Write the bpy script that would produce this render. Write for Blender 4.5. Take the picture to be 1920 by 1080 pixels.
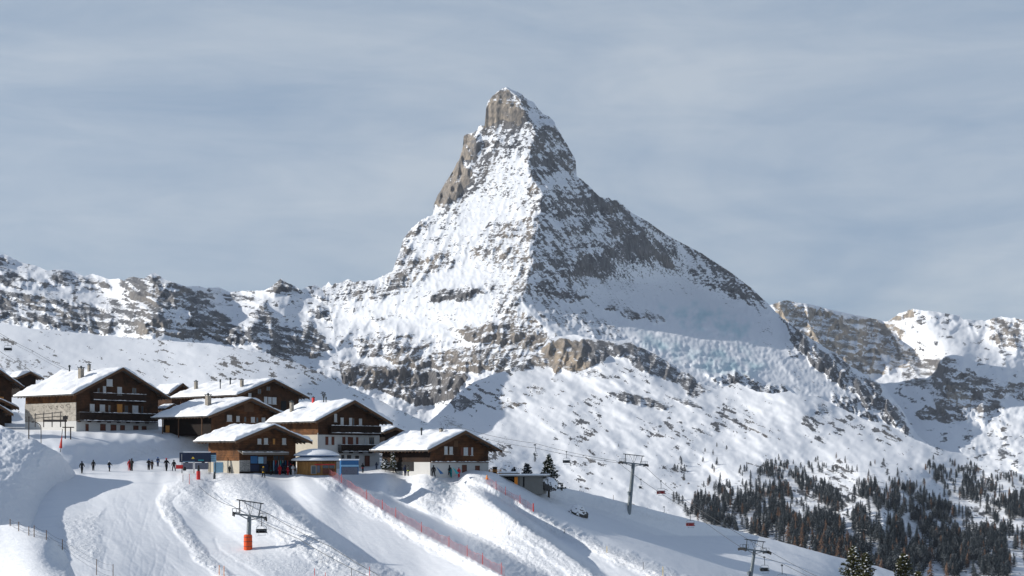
import bpy, bmesh, math, random
import numpy as np
from mathutils import Vector, Matrix

for _o in list(bpy.data.objects):
    bpy.data.objects.remove(_o)
scene = bpy.context.scene
COL = scene.collection
rad = math.radians

# ------------------------------------------------------------------ camera, sky, sun, exposure
F, CX, HY = 2900.0, 960.0, 860.0          # focal length and level line of sight, in 1920-wide pixels
cam_d = bpy.data.cameras.new("camera")
cam = bpy.data.objects.new("camera", cam_d)
COL.objects.link(cam)
cam.location = (0, 0, 0)
cam.rotation_euler = (rad(90), 0, 0)
cam_d.sensor_width = 36.0
cam_d.lens = 36.0 * F / 1920.0
cam_d.shift_y = (HY - 540.0) / 1920.0
cam_d.clip_start = 1.0
cam_d.clip_end = 60000.0
scene.camera = cam
scene.view_settings.view_transform = 'Standard'
scene.view_settings.look = 'None'
scene.view_settings.gamma = 1.0
scene.view_settings.exposure = 0.22

SUN_EL, SUN_FRONT = rad(24), rad(2)       # sun from the left, a little from the camera's side
sdir = Vector((-math.cos(SUN_EL) * math.cos(SUN_FRONT), -math.cos(SUN_EL) * math.sin(SUN_FRONT), math.sin(SUN_EL)))
sun_d = bpy.data.lights.new("sun", 'SUN')
sun_d.energy = 4.5
sun_d.angle = rad(0.53)
sun_d.color = (1.0, 0.95, 0.87)
sun = bpy.data.objects.new("sun", sun_d)
COL.objects.link(sun)
sun.rotation_euler = sdir.to_track_quat('Z', 'Y').to_euler()
sun.location = (-200, 0, 400)

world = bpy.data.worlds.new("World")
scene.world = world
world.use_nodes = True
wn, wl = world.node_tree.nodes, world.node_tree.links
wn.clear()
w_out = wn.new('ShaderNodeOutputWorld')
w_bg = wn.new('ShaderNodeBackground')
w_bg.inputs['Strength'].default_value = 0.1
sky = wn.new('ShaderNodeTexSky')
sky.sky_type = 'NISHITA'
sky.sun_disc = False
sky.sun_elevation = SUN_EL
sky.sun_rotation = math.atan2(sdir.x, sdir.y)
sky.altitude = 2000
tc = wn.new('ShaderNodeTexCoord')
def wmap(scale, rot=(0, 0, 0), loc=(0, 0, 0)):
    m = wn.new('ShaderNodeMapping')
    m.inputs['Scale'].default_value = scale
    m.inputs['Rotation'].default_value = rot
    m.inputs['Location'].default_value = loc
    wl.new(tc.outputs['Generated'], m.inputs['Vector'])
    return m
def wnoise(m, scale, detail, rough, dist=0.0):
    n = wn.new('ShaderNodeTexNoise')
    n.inputs['Scale'].default_value = scale
    n.inputs['Detail'].default_value = detail
    n.inputs['Roughness'].default_value = rough
    n.inputs['Distortion'].default_value = dist
    wl.new(m.outputs['Vector'], n.inputs['Vector'])
    return n
def wramp(src, stops):
    r = wn.new('ShaderNodeValToRGB')
    while len(r.color_ramp.elements) < len(stops):
        r.color_ramp.elements.new(0.5)
    for e, (p, c) in zip(r.color_ramp.elements, stops):
        e.position = p
        e.color = (c, c, c, 1)
    wl.new(src, r.inputs['Fac'])
    return r
n1 = wnoise(wmap((1.0, 1.0, 3.6), rot=(0, rad(9), 0), loc=(3.1, 0, 1.7)), 3.0, 7.0, 0.55, 0.9)
n2 = wnoise(wmap((1.0, 1.0, 5.5), rot=(0, rad(-7), 0), loc=(0.3, 0, 5.2)), 8.0, 9.0, 0.62, 0.8)
mx = wn.new('ShaderNodeMath'); mx.operation = 'MULTIPLY_ADD'
wl.new(n2.outputs['Fac'], mx.inputs[0]); mx.inputs[1].default_value = 0.42
wl.new(n1.outputs['Fac'], mx.inputs[2])
dens = wramp(mx.outputs[0], [(0.52, 0.0), (0.88, 1.0)])
cl_dark = (2.55, 3.35, 4.45, 1)            # thin grey-blue veil
cl_light = (4.3, 4.85, 5.5, 1)           # whiter bands of high cloud
veil = wn.new('ShaderNodeMixRGB')
veil.inputs['Color1'].default_value = cl_dark
veil.inputs['Color2'].default_value = cl_light
wl.new(dens.outputs['Color'], veil.inputs['Fac'])
cover = wn.new('ShaderNodeMixRGB')
# the veil hangs low; overhead the sky is clearer
w_sep = wn.new('ShaderNodeSeparateXYZ'); wl.new(tc.outputs['Generated'], w_sep.inputs[0])
w_cov = wn.new('ShaderNodeMapRange'); w_cov.interpolation_type = 'SMOOTHSTEP'
w_cov.inputs['From Min'].default_value = 0.36; w_cov.inputs['From Max'].default_value = 0.62
w_cov.inputs['To Min'].default_value = 0.90; w_cov.inputs['To Max'].default_value = 0.22
wl.new(w_sep.outputs[2], w_cov.inputs['Value']); wl.new(w_cov.outputs[0], cover.inputs['Fac'])
wl.new(sky.outputs['Color'], cover.inputs['Color1'])
wl.new(veil.outputs['Color'], cover.inputs['Color2'])
wl.new(cover.outputs['Color'], w_bg.inputs['Color'])
wl.new(w_bg.outputs['Background'], w_out.inputs['Surface'])

# ------------------------------------------------------------------ small helpers
def P(px, py, D):
    """The point at depth D seen at photo pixel (px, py)."""
    return Vector(((px - CX) / F * D, D, (HY - py) / F * D))

_perm = {}
def perlin(x, y, seed=0):
    if seed not in _perm:
        r = np.random.RandomState(seed + 17)
        p = r.permutation(256)
        _perm[seed] = (np.concatenate([p, p, p]), r.uniform(0, 2 * np.pi, 256))
    p, ang = _perm[seed]
    xi = np.floor(x).astype(np.int64); yi = np.floor(y).astype(np.int64)
    xf = x - xi; yf = y - yi
    xi &= 255; yi &= 255
    u = xf * xf * xf * (xf * (xf * 6 - 15) + 10); v = yf * yf * yf * (yf * (yf * 6 - 15) + 10)
    def g(ix, iy, dx, dy):
        a = ang[p[p[ix & 255] + (iy & 255)]]
        return np.cos(a) * dx + np.sin(a) * dy
    a = g(xi, yi, xf, yf); b = g(xi + 1, yi, xf - 1, yf)
    c = g(xi, yi + 1, xf, yf - 1); d = g(xi + 1, yi + 1, xf - 1, yf - 1)
    return ((a + u * (b - a)) * (1 - v) + (c + u * (d - c)) * v) * 1.5

def fbm(x, y, wave, octv=5, gain=0.5, seed=0):
    s = np.zeros_like(x); a = 1.0; f = 1.0 / wave
    for o in range(octv):
        s += a * perlin(x * f + 31.7 * o, y * f - 13.3 * o, seed + o)
        a *= gain; f *= 2.03
    return s

def ridged(x, y, wave, octv=5, gain=0.5, seed=0):
    s = np.zeros_like(x); a = 1.0; f = 1.0 / wave; w = 1.0; tot = 0
    for o in range(octv):
        n = 1 - np.abs(perlin(x * f + 11.7 * o, y * f + 7.3 * o, seed + o)) * 1.6
        n = np.clip(n, 0, 1) ** 2
        s += a * n * w; tot += a
        w = np.clip(n * 1.6, 0.2, 1); a *= gain; f *= 2.1
    return s / tot

def rot(x, y, deg, sx=1.0, sy=1.0):
    c, s = math.cos(rad(deg)), math.sin(rad(deg))
    return (x * c + y * s) * sx, (-x * s + y * c) * sy

def sstep(a, b, x):
    t = np.clip((x - a) / (b - a), 0, 1)
    return t * t * (3 - 2 * t)

def lin(v, pts):
    return np.interp(v, [p[0] for p in pts], [p[1] for p in pts])

def poly_sd(x, y, poly):
    """Signed distance to a closed polygon, positive inside."""
    poly = np.array(poly, float); n = len(poly)
    d = np.full(x.shape, 1e18); inside = np.zeros(x.shape, bool)
    for i in range(n):
        x0, y0 = poly[i]; x1, y1 = poly[(i + 1) % n]
        ex, ey = x1 - x0, y1 - y0
        t = np.clip(((x - x0) * ex + (y - y0) * ey) / (ex * ex + ey * ey + 1e-9), 0, 1)
        d = np.minimum(d, (x - x0 - t * ex) ** 2 + (y - y0 - t * ey) ** 2)
        if y0 != y1:
            inside ^= ((y0 > y) != (y1 > y)) & (x < (x1 - x0) * (y - y0) / (y1 - y0) + x0)
    d = np.sqrt(d)
    return np.where(inside, d, -d)

def line_d(x, y, pts):
    d = np.full(x.shape, 1e18)
    for (x0, y0), (x1, y1) in zip(pts[:-1], pts[1:]):
        ex, ey = x1 - x0, y1 - y0
        t = np.clip(((x - x0) * ex + (y - y0) * ey) / (ex * ex + ey * ey + 1e-9), 0, 1)
        d = np.minimum(d, (x - x0 - t * ex) ** 2 + (y - y0 - t * ey) ** 2)
    return np.sqrt(d)

def area(x, y, poly, soft=8.0):
    return sstep(-soft, soft, poly_sd(x, y, poly))

def tps(ctrl, smooth=1e-4):
    """Smooth surface of ln(depth) through sparse control points (x, y, D)."""
    c = np.array(ctrl, float); n = len(c)
    X = c[:, :2] / 500.0; z = np.log(c[:, 2])
    def k(r2): return 0.5 * r2 * np.log(r2 + 1e-12)
    d2 = ((X[:, None] - X[None]) ** 2).sum(-1)
    A = np.zeros((n + 3, n + 3)); A[:n, :n] = k(d2) + smooth * np.eye(n)
    A[:n, n] = 1; A[:n, n + 1:] = X; A[n, :n] = 1; A[n + 1:, :n] = X.T
    sol = np.linalg.solve(A, np.concatenate([z, np.zeros(3)]))
    def f(x, y):
        xs, ys = x / 500.0, y / 500.0
        out = sol[n] + sol[n + 1] * xs + sol[n + 2] * ys
        for i in range(n):
            out = out + sol[i] * k((xs - X[i, 0]) ** 2 + (ys - X[i, 1]) ** 2)
        return out
    return f

SHEETS = {}
DEBUG = False
def grad(lnD, px, py):
    gx = np.gradient(lnD, axis=1) / np.gradient(px, axis=1) * F
    dy = np.gradient(py, axis=0)
    gy = np.gradient(lnD, axis=0) / np.where(np.abs(dy) < 1e-6, -1e-6, dy) * -F
    # correct for the columns' skew (rows are not level in the picture)
    sk = np.gradient(py, axis=1) / np.gradient(px, axis=1)
    gx = gx + gy * sk
    return gx, gy

def sheet(name, x0, x1, dx, top, bot, base, detail, paint, mat, rowstep=1.5, minsl=0.12, jag=None, back=1.5, maxn=6.0):
    xs = np.arange(x0, x1 + dx, dx)
    yt, yb = lin(xs, top), lin(xs, bot)
    if jag is not None:
        yt = yt - jag(xs)
    # depth is worked out on a regular grid, then the rows are fitted between foot and crest
    gys = np.arange(np.max(yb) + 4, np.min(yt) - 6, -rowstep)
    gxx = np.repeat(xs[None], len(gys), 0); gyy = np.repeat(gys[:, None], len(xs), 1)
    gl = base(gxx, gyy)
    gx = np.gradient(gl, dx, axis=1) * F; gy = np.gradient(gl, rowstep, axis=0) * F
    nl = np.clip(np.sqrt(1 + gx ** 2 + gy ** 2), 1, maxn)
    gl = gl - detail(gxx, gyy) / F * nl
    low = np.where(gyy > yb[None] + 4, 1e9, gl)
    low = np.where(low > 1e8, -1e9, low)
    if DEBUG:
        tgy = np.gradient(gl, rowstep, axis=0) * F
        ok = (gyy > yt[None]) & (gyy < yb[None])
        for yy in range(int(np.min(yt)) // 50 * 50, int(np.max(yb)), 50):
            row = []
            for xx in range(int(x0) // 100 * 100, int(x1), 100):
                m = ok & (gyy >= yy) & (gyy < yy + 50) & (gxx >= xx) & (gxx < xx + 100)
                row.append('%3d' % (100 * np.mean(tgy[m] < minsl)) if m.sum() > 50 else '  .')
            print(name, yy, ' '.join(row))
    ramp = np.arange(len(gys))[:, None] * (rowstep / F * minsl)
    gl = np.maximum.accumulate(np.where(low < -1e8, -1e9, gl) - ramp, axis=0) + ramp
    gl = np.where(gl < -1e8, base(gxx, gyy), gl)
    k = gl.copy(); k[:, 1:-1] = 0.25 * gl[:, :-2] + 0.5 * gl[:, 1:-1] + 0.25 * gl[:, 2:]
    gl = k.copy(); gl[1:-1] = 0.25 * k[:-2] + 0.5 * k[1:-1] + 0.25 * k[2:]
    gx = np.gradient(gl, dx, axis=1) * F; gy = np.gradient(gl, rowstep, axis=0) * F
    nn = np.sqrt(1 + gx ** 2 + gy ** 2)
    gatt = paint(gxx, gyy, gy / nn, gx / nn)
    nr = len(gys)
    px = gxx
    py = np.minimum(np.maximum(gyy, yt[None]), yb[None])
    fi = np.clip((gys[0] - py) / rowstep, 0, len(gys) - 1.001)
    i0 = fi.astype(int); fr = fi - i0
    cols = np.arange(len(xs))[None]
    def samp(A): return A[i0, cols] * (1 - fr) + A[i0 + 1, cols] * fr
    ln = samp(gl)
    att = {k_: samp(v) for k_, v in gatt.items()}
    D = np.exp(ln)
    X = (px - CX) / F * D; Z = (HY - py) / F * D
    SHEETS[name] = (xs, py, D)
    # behind the crest the ground falls away, so that the sheet has a far side
    nb = 8
    Xb = np.zeros((nb, len(xs))); Db = Xb.copy(); Zb = Xb.copy()
    for k in range(nb):
        s = ((k + 1) / nb) ** 1.6
        Db[k] = D[-1] * (1 + 0.16 * back * s)
        Xb[k] = X[-1] + (Db[k] - D[-1]) * X[-1] / D[-1]
        Zb[k] = Z[-1] - D[-1] * 0.11 * back * s ** 1.2
    X = np.vstack([X, Xb]); Y = np.vstack([D, Db]); Z = np.vstack([Z, Zb])
    nrt = nr + nb
    me = bpy.data.meshes.new(name)
    nv = nrt * len(xs)
    co = np.stack([X, Y, Z], -1).reshape(-1, 3).astype(np.float32)
    i = np.arange(nrt - 1)[:, None] * len(xs) + np.arange(len(xs) - 1)[None]
    quads = np.stack([i, i + 1, i + 1 + len(xs), i + len(xs)], -1).reshape(-1, 4)
    me.vertices.add(nv); me.vertices.foreach_set('co', co.ravel())
    me.loops.add(quads.size); me.loops.foreach_set('vertex_index', quads.ravel().astype(np.int32))
    me.polygons.add(len(quads))
    me.polygons.foreach_set('loop_start', (np.arange(len(quads)) * 4).astype(np.int32))
    me.polygons.foreach_set('use_smooth', np.ones(len(quads), bool))
    me.update(calc_edges=True)
    for k, v in att.items():
        a = me.attributes.new(k, 'FLOAT', 'POINT')
        vv = np.vstack([v, np.repeat(v[-1:], nb, 0)])
        a.data.foreach_set('value', vv.ravel().astype(np.float32))
    me.materials.append(mat)
    o = bpy.data.objects.new(name, me)
    o['kind'] = 'structure'
    COL.objects.link(o)
    return o

def depth_at(sh, px, py):
    xs, PY, D = SHEETS[sh]
    i = int(np.clip(round((px - xs[0]) / (xs[1] - xs[0])), 0, len(xs) - 1))
    col = PY[:, i]
    return float(np.interp(-py, -col, D[:, i]))
def ground(sh, px, py):
    return P(px, py, depth_at(sh, px, py))
def z_at(sh, x, D):
    """Height of a sheet under the point (x, D)."""
    px = x / D * F + CX
    xs, PY, DD = SHEETS[sh]
    i = int(np.clip(round((px - xs[0]) / (xs[1] - xs[0])), 0, len(xs) - 1))
    py = float(np.interp(D, DD[:, i], PY[:, i]))
    return (HY - py) / F * D
# ------------------------------------------------------------------ materials
def new_mat(name):
    m = bpy.data.materials.new(name)
    m.use_nodes = True
    n, l = m.node_tree.nodes, m.node_tree.links
    n.clear()
    out = n.new('ShaderNodeOutputMaterial')
    b = n.new('ShaderNodeBsdfPrincipled')
    l.new(b.outputs[0], out.inputs['Surface'])
    return m, n, l, b
def nnoise(n, l, vec, scale, detail=4, rough=0.55, dist=0.0):
    t = n.new('ShaderNodeTexNoise')
    t.inputs['Scale'].default_value = scale; t.inputs['Detail'].default_value = detail
    t.inputs['Roughness'].default_value = rough; t.inputs['Distortion'].default_value = dist
    l.new(vec, t.inputs['Vector'])
    return t
def nramp(n, l, src, stops):
    r = n.new('ShaderNodeValToRGB')
    while len(r.color_ramp.elements) < len(stops):
        r.color_ramp.elements.new(0.5)
    for e, (p, c) in zip(r.color_ramp.elements, stops):
        e.position = p
        e.color = c if len(c) == 4 else (*c, 1)
    l.new(src, r.inputs['Fac'])
    return r
def nmix(n, l, fac, a, b, mode='MIX'):
    m = n.new('ShaderNodeMixRGB'); m.blend_type = mode
    for s, v in zip(m.inputs, (fac, a, b)):
        if isinstance(v, (int, float)): s.default_value = v
        elif isinstance(v, tuple): s.default_value = v if len(v) == 4 else (*v, 1)
        else: l.new(v, s)
    return m.outputs[0]
def nmath(n, l, op, a, b=0.0, c=0.0):
    m = n.new('ShaderNodeMath'); m.operation = op
    for s, v in zip(m.inputs, (a, b, c)):
        if isinstance(v, (int, float)): s.default_value = v
        else: l.new(v, s)
    return m.outputs[0]

SNOW = (0.82, 0.84, 0.875)
def alpine_mat(name, unit, warmcol=(0.30, 0.245, 0.19), dark=(0.030, 0.034, 0.046), mid=(0.095, 0.098, 0.108), bump=0.5, edge=0.8):
    """Snow lying on rock. unit = metres of one picture pixel at that distance."""
    m, n, l, b = new_mat(name)
    g = n.new('ShaderNodeNewGeometry').outputs['Position']
    def attr(a):
        t = n.new('ShaderNodeAttribute'); t.attribute_name = a
        return t.outputs['Fac']
    fm = n.new('ShaderNodeMapping'); fm.inputs['Scale'].default_value = (1, 1, 1.7)
    l.new(g, fm.inputs['Vector'])
    fine = nnoise(n, l, fm.outputs['Vector'], 1 / (unit * 7), 6, 0.72, 0.3)
    mid_n = nnoise(n, l, g, 1 / (unit * 22), 5, 0.6, 0.4)
    f = nmath(n, l, 'SUBTRACT', fine.outputs['Fac'], 0.5)
    r = nmath(n, l, 'MULTIPLY_ADD', f, edge * 3.0, attr('rock'))
    rm = n.new('ShaderNodeMapRange'); rm.inputs['From Min'].default_value = 0.42; rm.inputs['From Max'].default_value = 0.60
    rm.interpolation_type = 'SMOOTHSTEP'
    l.new(r, rm.inputs['Value'])
    rockc = nramp(n, l, mid_n.outputs['Fac'], [(0.3, dark), (0.5, mid), (0.72, (mid[0] * 1.5, mid[1] * 1.48, mid[2] * 1.45))]).outputs['Color']
    warm_n = nramp(n, l, nnoise(n, l, g, 1 / (unit * 40), 4, 0.6, 0.8).outputs['Fac'], [(0.38, (0, 0, 0)), (0.6, (1, 1, 1))])
    wf = nmath(n, l, 'MULTIPLY', attr('warm'), nmath(n, l, 'MULTIPLY_ADD', warm_n.outputs['Color'], 0.6, 0.4))
    rockc = nmix(n, l, wf, rockc, warmcol)
    streak = n.new('ShaderNodeMapping'); streak.inputs['Scale'].default_value = (1, 1, 0.25)
    l.new(g, streak.inputs['Vector'])
    sn = nnoise(n, l, streak.outputs['Vector'], 1 / (unit * 4), 3, 0.6)
    rockc = nmix(n, l, 0.75, rockc, nramp(n, l, sn.outputs['Fac'], [(0.32, (0.30, 0.31, 0.33)), (0.5, (0.9, 0.9, 0.9)), (0.68, (1.5, 1.47, 1.42))]).outputs['Color'], 'MULTIPLY')
    snowc = nmix(n, l, attr('ice'), SNOW, (0.52, 0.68, 0.73))
    col = nmix(n, l, rm.outputs['Result'], snowc, rockc)
    l.new(col, b.inputs['Base Color'])
    l.new(nmath(n, l, 'MULTIPLY_ADD', rm.outputs['Result'], 0.25, 0.6), b.inputs['Roughness'])
    b.inputs['Specular IOR Level'].default_value = 0.2
    bp = n.new('ShaderNodeBump'); bp.inputs['Distance'].default_value = unit * 2.5
    l.new(nmath(n, l, 'MULTIPLY_ADD', rm.outputs['Result'], bump, 0.10), bp.inputs['Strength'])
    l.new(fine.outputs['Fac'], bp.inputs['Height'])
    l.new(bp.outputs['Normal'], b.inputs['Normal'])
    return m

def piste_mat():
    m, n, l, b = new_mat('snow_ground')
    g = n.new('ShaderNodeNewGeometry').outputs['Position']
    t = n.new('ShaderNodeAttribute'); t.attribute_name = 'rough'
    rough = t.outputs['Fac']
    mp = n.new('ShaderNodeMapping'); mp.inputs['Rotation'].default_value = (0, 0, rad(-28)); mp.inputs['Scale'].default_value = (0.12, 1.0, 1.0)
    l.new(g, mp.inputs['Vector'])
    tracks = nnoise(n, l, mp.outputs['Vector'], 1.4, 5, 0.62, 1.2)
    soft = nnoise(n, l, g, 0.09, 4, 0.55)
    chunk = nnoise(n, l, g, 1.1, 5, 0.72, 0.3)
    t2 = n.new('ShaderNodeAttribute'); t2.attribute_name = 'dirt'
    pc = nmix(n, l, soft.outputs['Fac'], (0.78, 0.805, 0.85), (0.87, 0.885, 0.91))
    pc = nmix(n, l, nramp(n, l, tracks.outputs['Fac'], [(0.38, (0.35,) * 3), (0.5, (0.0,) * 3)]).outputs['Color'], pc, (0.70, 0.74, 0.80))
    pc = nmix(n, l, nmath(n, l, 'MULTIPLY', t2.outputs['Fac'], nramp(n, l, chunk.outputs['Fac'], [(0.5, (0, 0, 0)), (0.62, (1, 1, 1))]).outputs['Color']), pc, (0.30, 0.27, 0.24))
    l.new(pc, b.inputs['Base Color'])
    b.inputs['Roughness'].default_value = 0.55
    b.inputs['Specular IOR Level'].default_value = 0.25
    h = nmath(n, l, 'MULTIPLY', chunk.outputs['Fac'], rough)
    h = nmath(n, l, 'MULTIPLY_ADD', tracks.outputs['Fac'], 0.16, h)
    bp = n.new('ShaderNodeBump'); bp.inputs['Distance'].default_value = 0.9; bp.inputs['Strength'].default_value = 0.6
    l.new(h, bp.inputs['Height']); l.new(bp.outputs['Normal'], b.inputs['Normal'])
    return m

# ------------------------------------------------------------------ far range on the right
def far_right():
    top = [(1380, 600), (1440, 574), (1450, 570), (1460, 566), (1475, 563), (1482, 563), (1484, 566), (1510, 569), (1530, 573), (1550, 579), (1600, 590), (1640, 598), (1662, 603), (1670, 599),
           (1685, 588), (1700, 583), (1712, 579), (1722, 581), (1745, 583), (1775, 588), (1800, 592), (1806, 599), (1830, 600), (1845, 602), (1862, 597), (1876, 594), (1900, 596), (1920, 600), (2100, 610)]
    bot = [(1380, 860), (1600, 880), (2100, 960)]
    base = tps([(1380, 600, 6700), (1440, 572, 6500), (1650, 600, 7400), (1740, 585, 7000), (1920, 600, 6600), (2100, 605, 6500), (1500, 700, 5900), (1560, 650, 6200), (1650, 650, 6900), (1700, 700, 6050),
                (1740, 680, 6300), (1720, 630, 6750), (1800, 620, 6650), (1700, 730, 5400), (1770, 680, 5350), (1850, 760, 4900), (1700, 800, 4900), (1600, 760, 5300), (1920, 850, 4000), (1750, 860, 4000), (2100, 850, 4000),
                (1920, 700, 5500), (1850, 650, 6200), (1600, 900, 4000), (1380, 860, 4300), (2100, 960, 3000), (1880, 700, 5300), (1780, 780, 4750)])
    R = [  # cliffs
        ([(1440, 568), (1482, 563), (1540, 578), (1600, 594), (1680, 608), (1700, 622), (1690, 640), (1725, 676), (1700, 690), (1650, 703), (1600, 712), (1560, 700), (1520, 660)], 1.0, 1.0),
        ([(1668, 600), (1700, 583), (1716, 582), (1714, 596), (1690, 606)], 1.0, 0.9),
        ([(1712, 602), (1730, 594), (1732, 604), (1718, 608)], 0.8, 0.1),
        ([(1690, 700), (1722, 675), (1760, 670), (1795, 676), (1800, 692), (1850, 705), (1880, 740), (1885, 775), (1830, 785), (1790, 798), (1740, 790), (1715, 775), (1760, 760), (1740, 735), (1700, 725)], 0.95, 0.25),
        ([(1765, 712), (1800, 722), (1830, 745), (1815, 765), (1770, 755)], 1.0, 0.8),
        ([(1855, 600), (1925, 598), (2100, 605), (2100, 690), (1930, 670), (1905, 655), (1860, 638), (1850, 620)], 0.85, 0.45),
        ([(1820, 610), (1840, 612), (1835, 625), (1822, 620)], 0.7, 0.1),
        ([(1860, 710), (1925, 720), (2100, 730), (2100, 760), (1920, 755), (1870, 735)], 0.75, 0.3),
        ([(1850, 795), (1880, 792), (1880, 812), (1855, 808)], 0.7, 0.2),
    ]
    def warp(px, py):
        return px + 9 * fbm(px, py, 34, 4, 0.55, 5), py + 6 * fbm(px, py, 34, 4, 0.55, 9)
    def detail(px, py):
        wx, wy = warp(px, py)
        c = np.zeros_like(px)
        for poly, s, w in R: c = np.maximum(c, area(wx, wy, poly, 12) * s)
        rx, ry = rot(px, py, 78, 0.40, 1.0)
        a = (15 * ridged(rx, ry, 40, 5, 0.52, 21) + 4 * fbm(px, py, 16, 4, 0.55, 3)) * (0.12 + 0.88 * c)
        return a + 6 * fbm(px, py * 1.7, 70, 4, 0.55, 8) + 0.35 * fbm(px, py, 10, 3, 0.5, 18)
    def paint(px, py, nz, nx):
        wx, wy = warp(px, py)
        r = np.zeros_like(px); w = np.zeros_like(px)
        for poly, s, wm in R:
            a = area(wx, wy, poly, 4) * s
            w = np.where(a > r, wm, w); r = np.maximum(r, a)
        bx, by = rot(px, py, 10, 0.2, 1.0)
        r = r * (0.55 + 0.4 * sstep(0.62, 0.35, nz)) - 0.15 * sstep(0.5, 0.75, nz) + 0.12 + 0.3 * fbm(bx, by, 8, 4, 0.6, 47) * (0.35 + r) + 0.22 * fbm(px, py, 50, 3, 0.5, 48)
        r += 0.7 * sstep(0.30, 0.75, fbm(px, py * 2.0, 22, 5, 0.62, 41) + 0.35 * fbm(px, py, 80, 2, 0.5, 44))
        return {'rock': r, 'warm': w, 'ice': 0 * px}
    sheet('far_range', 1390, 2060, 1.5, top, bot, base, detail, paint, alpine_mat('far_range_rock', 2.1, (0.38, 0.32, 0.25)), jag=lambda x: 1.6 * fbm(x, x * 0, 9, 3, 0.6, 2) * sstep(1400, 1450, x) * (1 - sstep(1490, 1500, x) + sstep(1670, 1680, x)))

# ------------------------------------------------------------------ the great pyramid peak
PEAK_TOP = [(520, 600), (560, 560), (600, 545), (612, 534), (616, 528), (621, 536), (640, 530), (652, 524), (664, 530), (676, 527), (700, 526), (718, 518), (736, 509), (742, 492), (750, 470), (757, 448), (766, 436),
            (776, 425), (792, 412), (811, 403), (813, 385), (820, 368), (830, 352), (841, 334), (851, 318), (862, 298), (868, 276), (869, 258), (874, 252), (886, 250), (895, 244), (898, 236), (909, 236),
            (911, 206), (914, 193), (923, 181), (934, 172), (945, 165), (950, 164), (958, 168), (972, 174), (984, 184), (992, 189), (1000, 192), (1010, 206), (1018, 214), (1030, 220), (1040, 229), (1042, 238),
            (1052, 252), (1060, 268), (1070, 284), (1079, 300), (1081, 314), (1078, 328), (1088, 336), (1100, 345), (1112, 358), (1124, 369), (1136, 374), (1141, 371), (1148, 377), (1154, 375), (1166, 384),
            (1185, 400), (1215, 416), (1250, 441), (1290, 462), (1318, 477), (1350, 498), (1372, 512), (1392, 528), (1410, 541), (1425, 556), (1440, 570), (1455, 586), (1470, 600), (1500, 622), (1530, 642), (1560, 660), (1600, 690),
            (1640, 714), (1660, 726), (1672, 745), (1692, 768), (1706, 795), (1722, 818), (1760, 850), (1860, 890), (1960, 950)]
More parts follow.
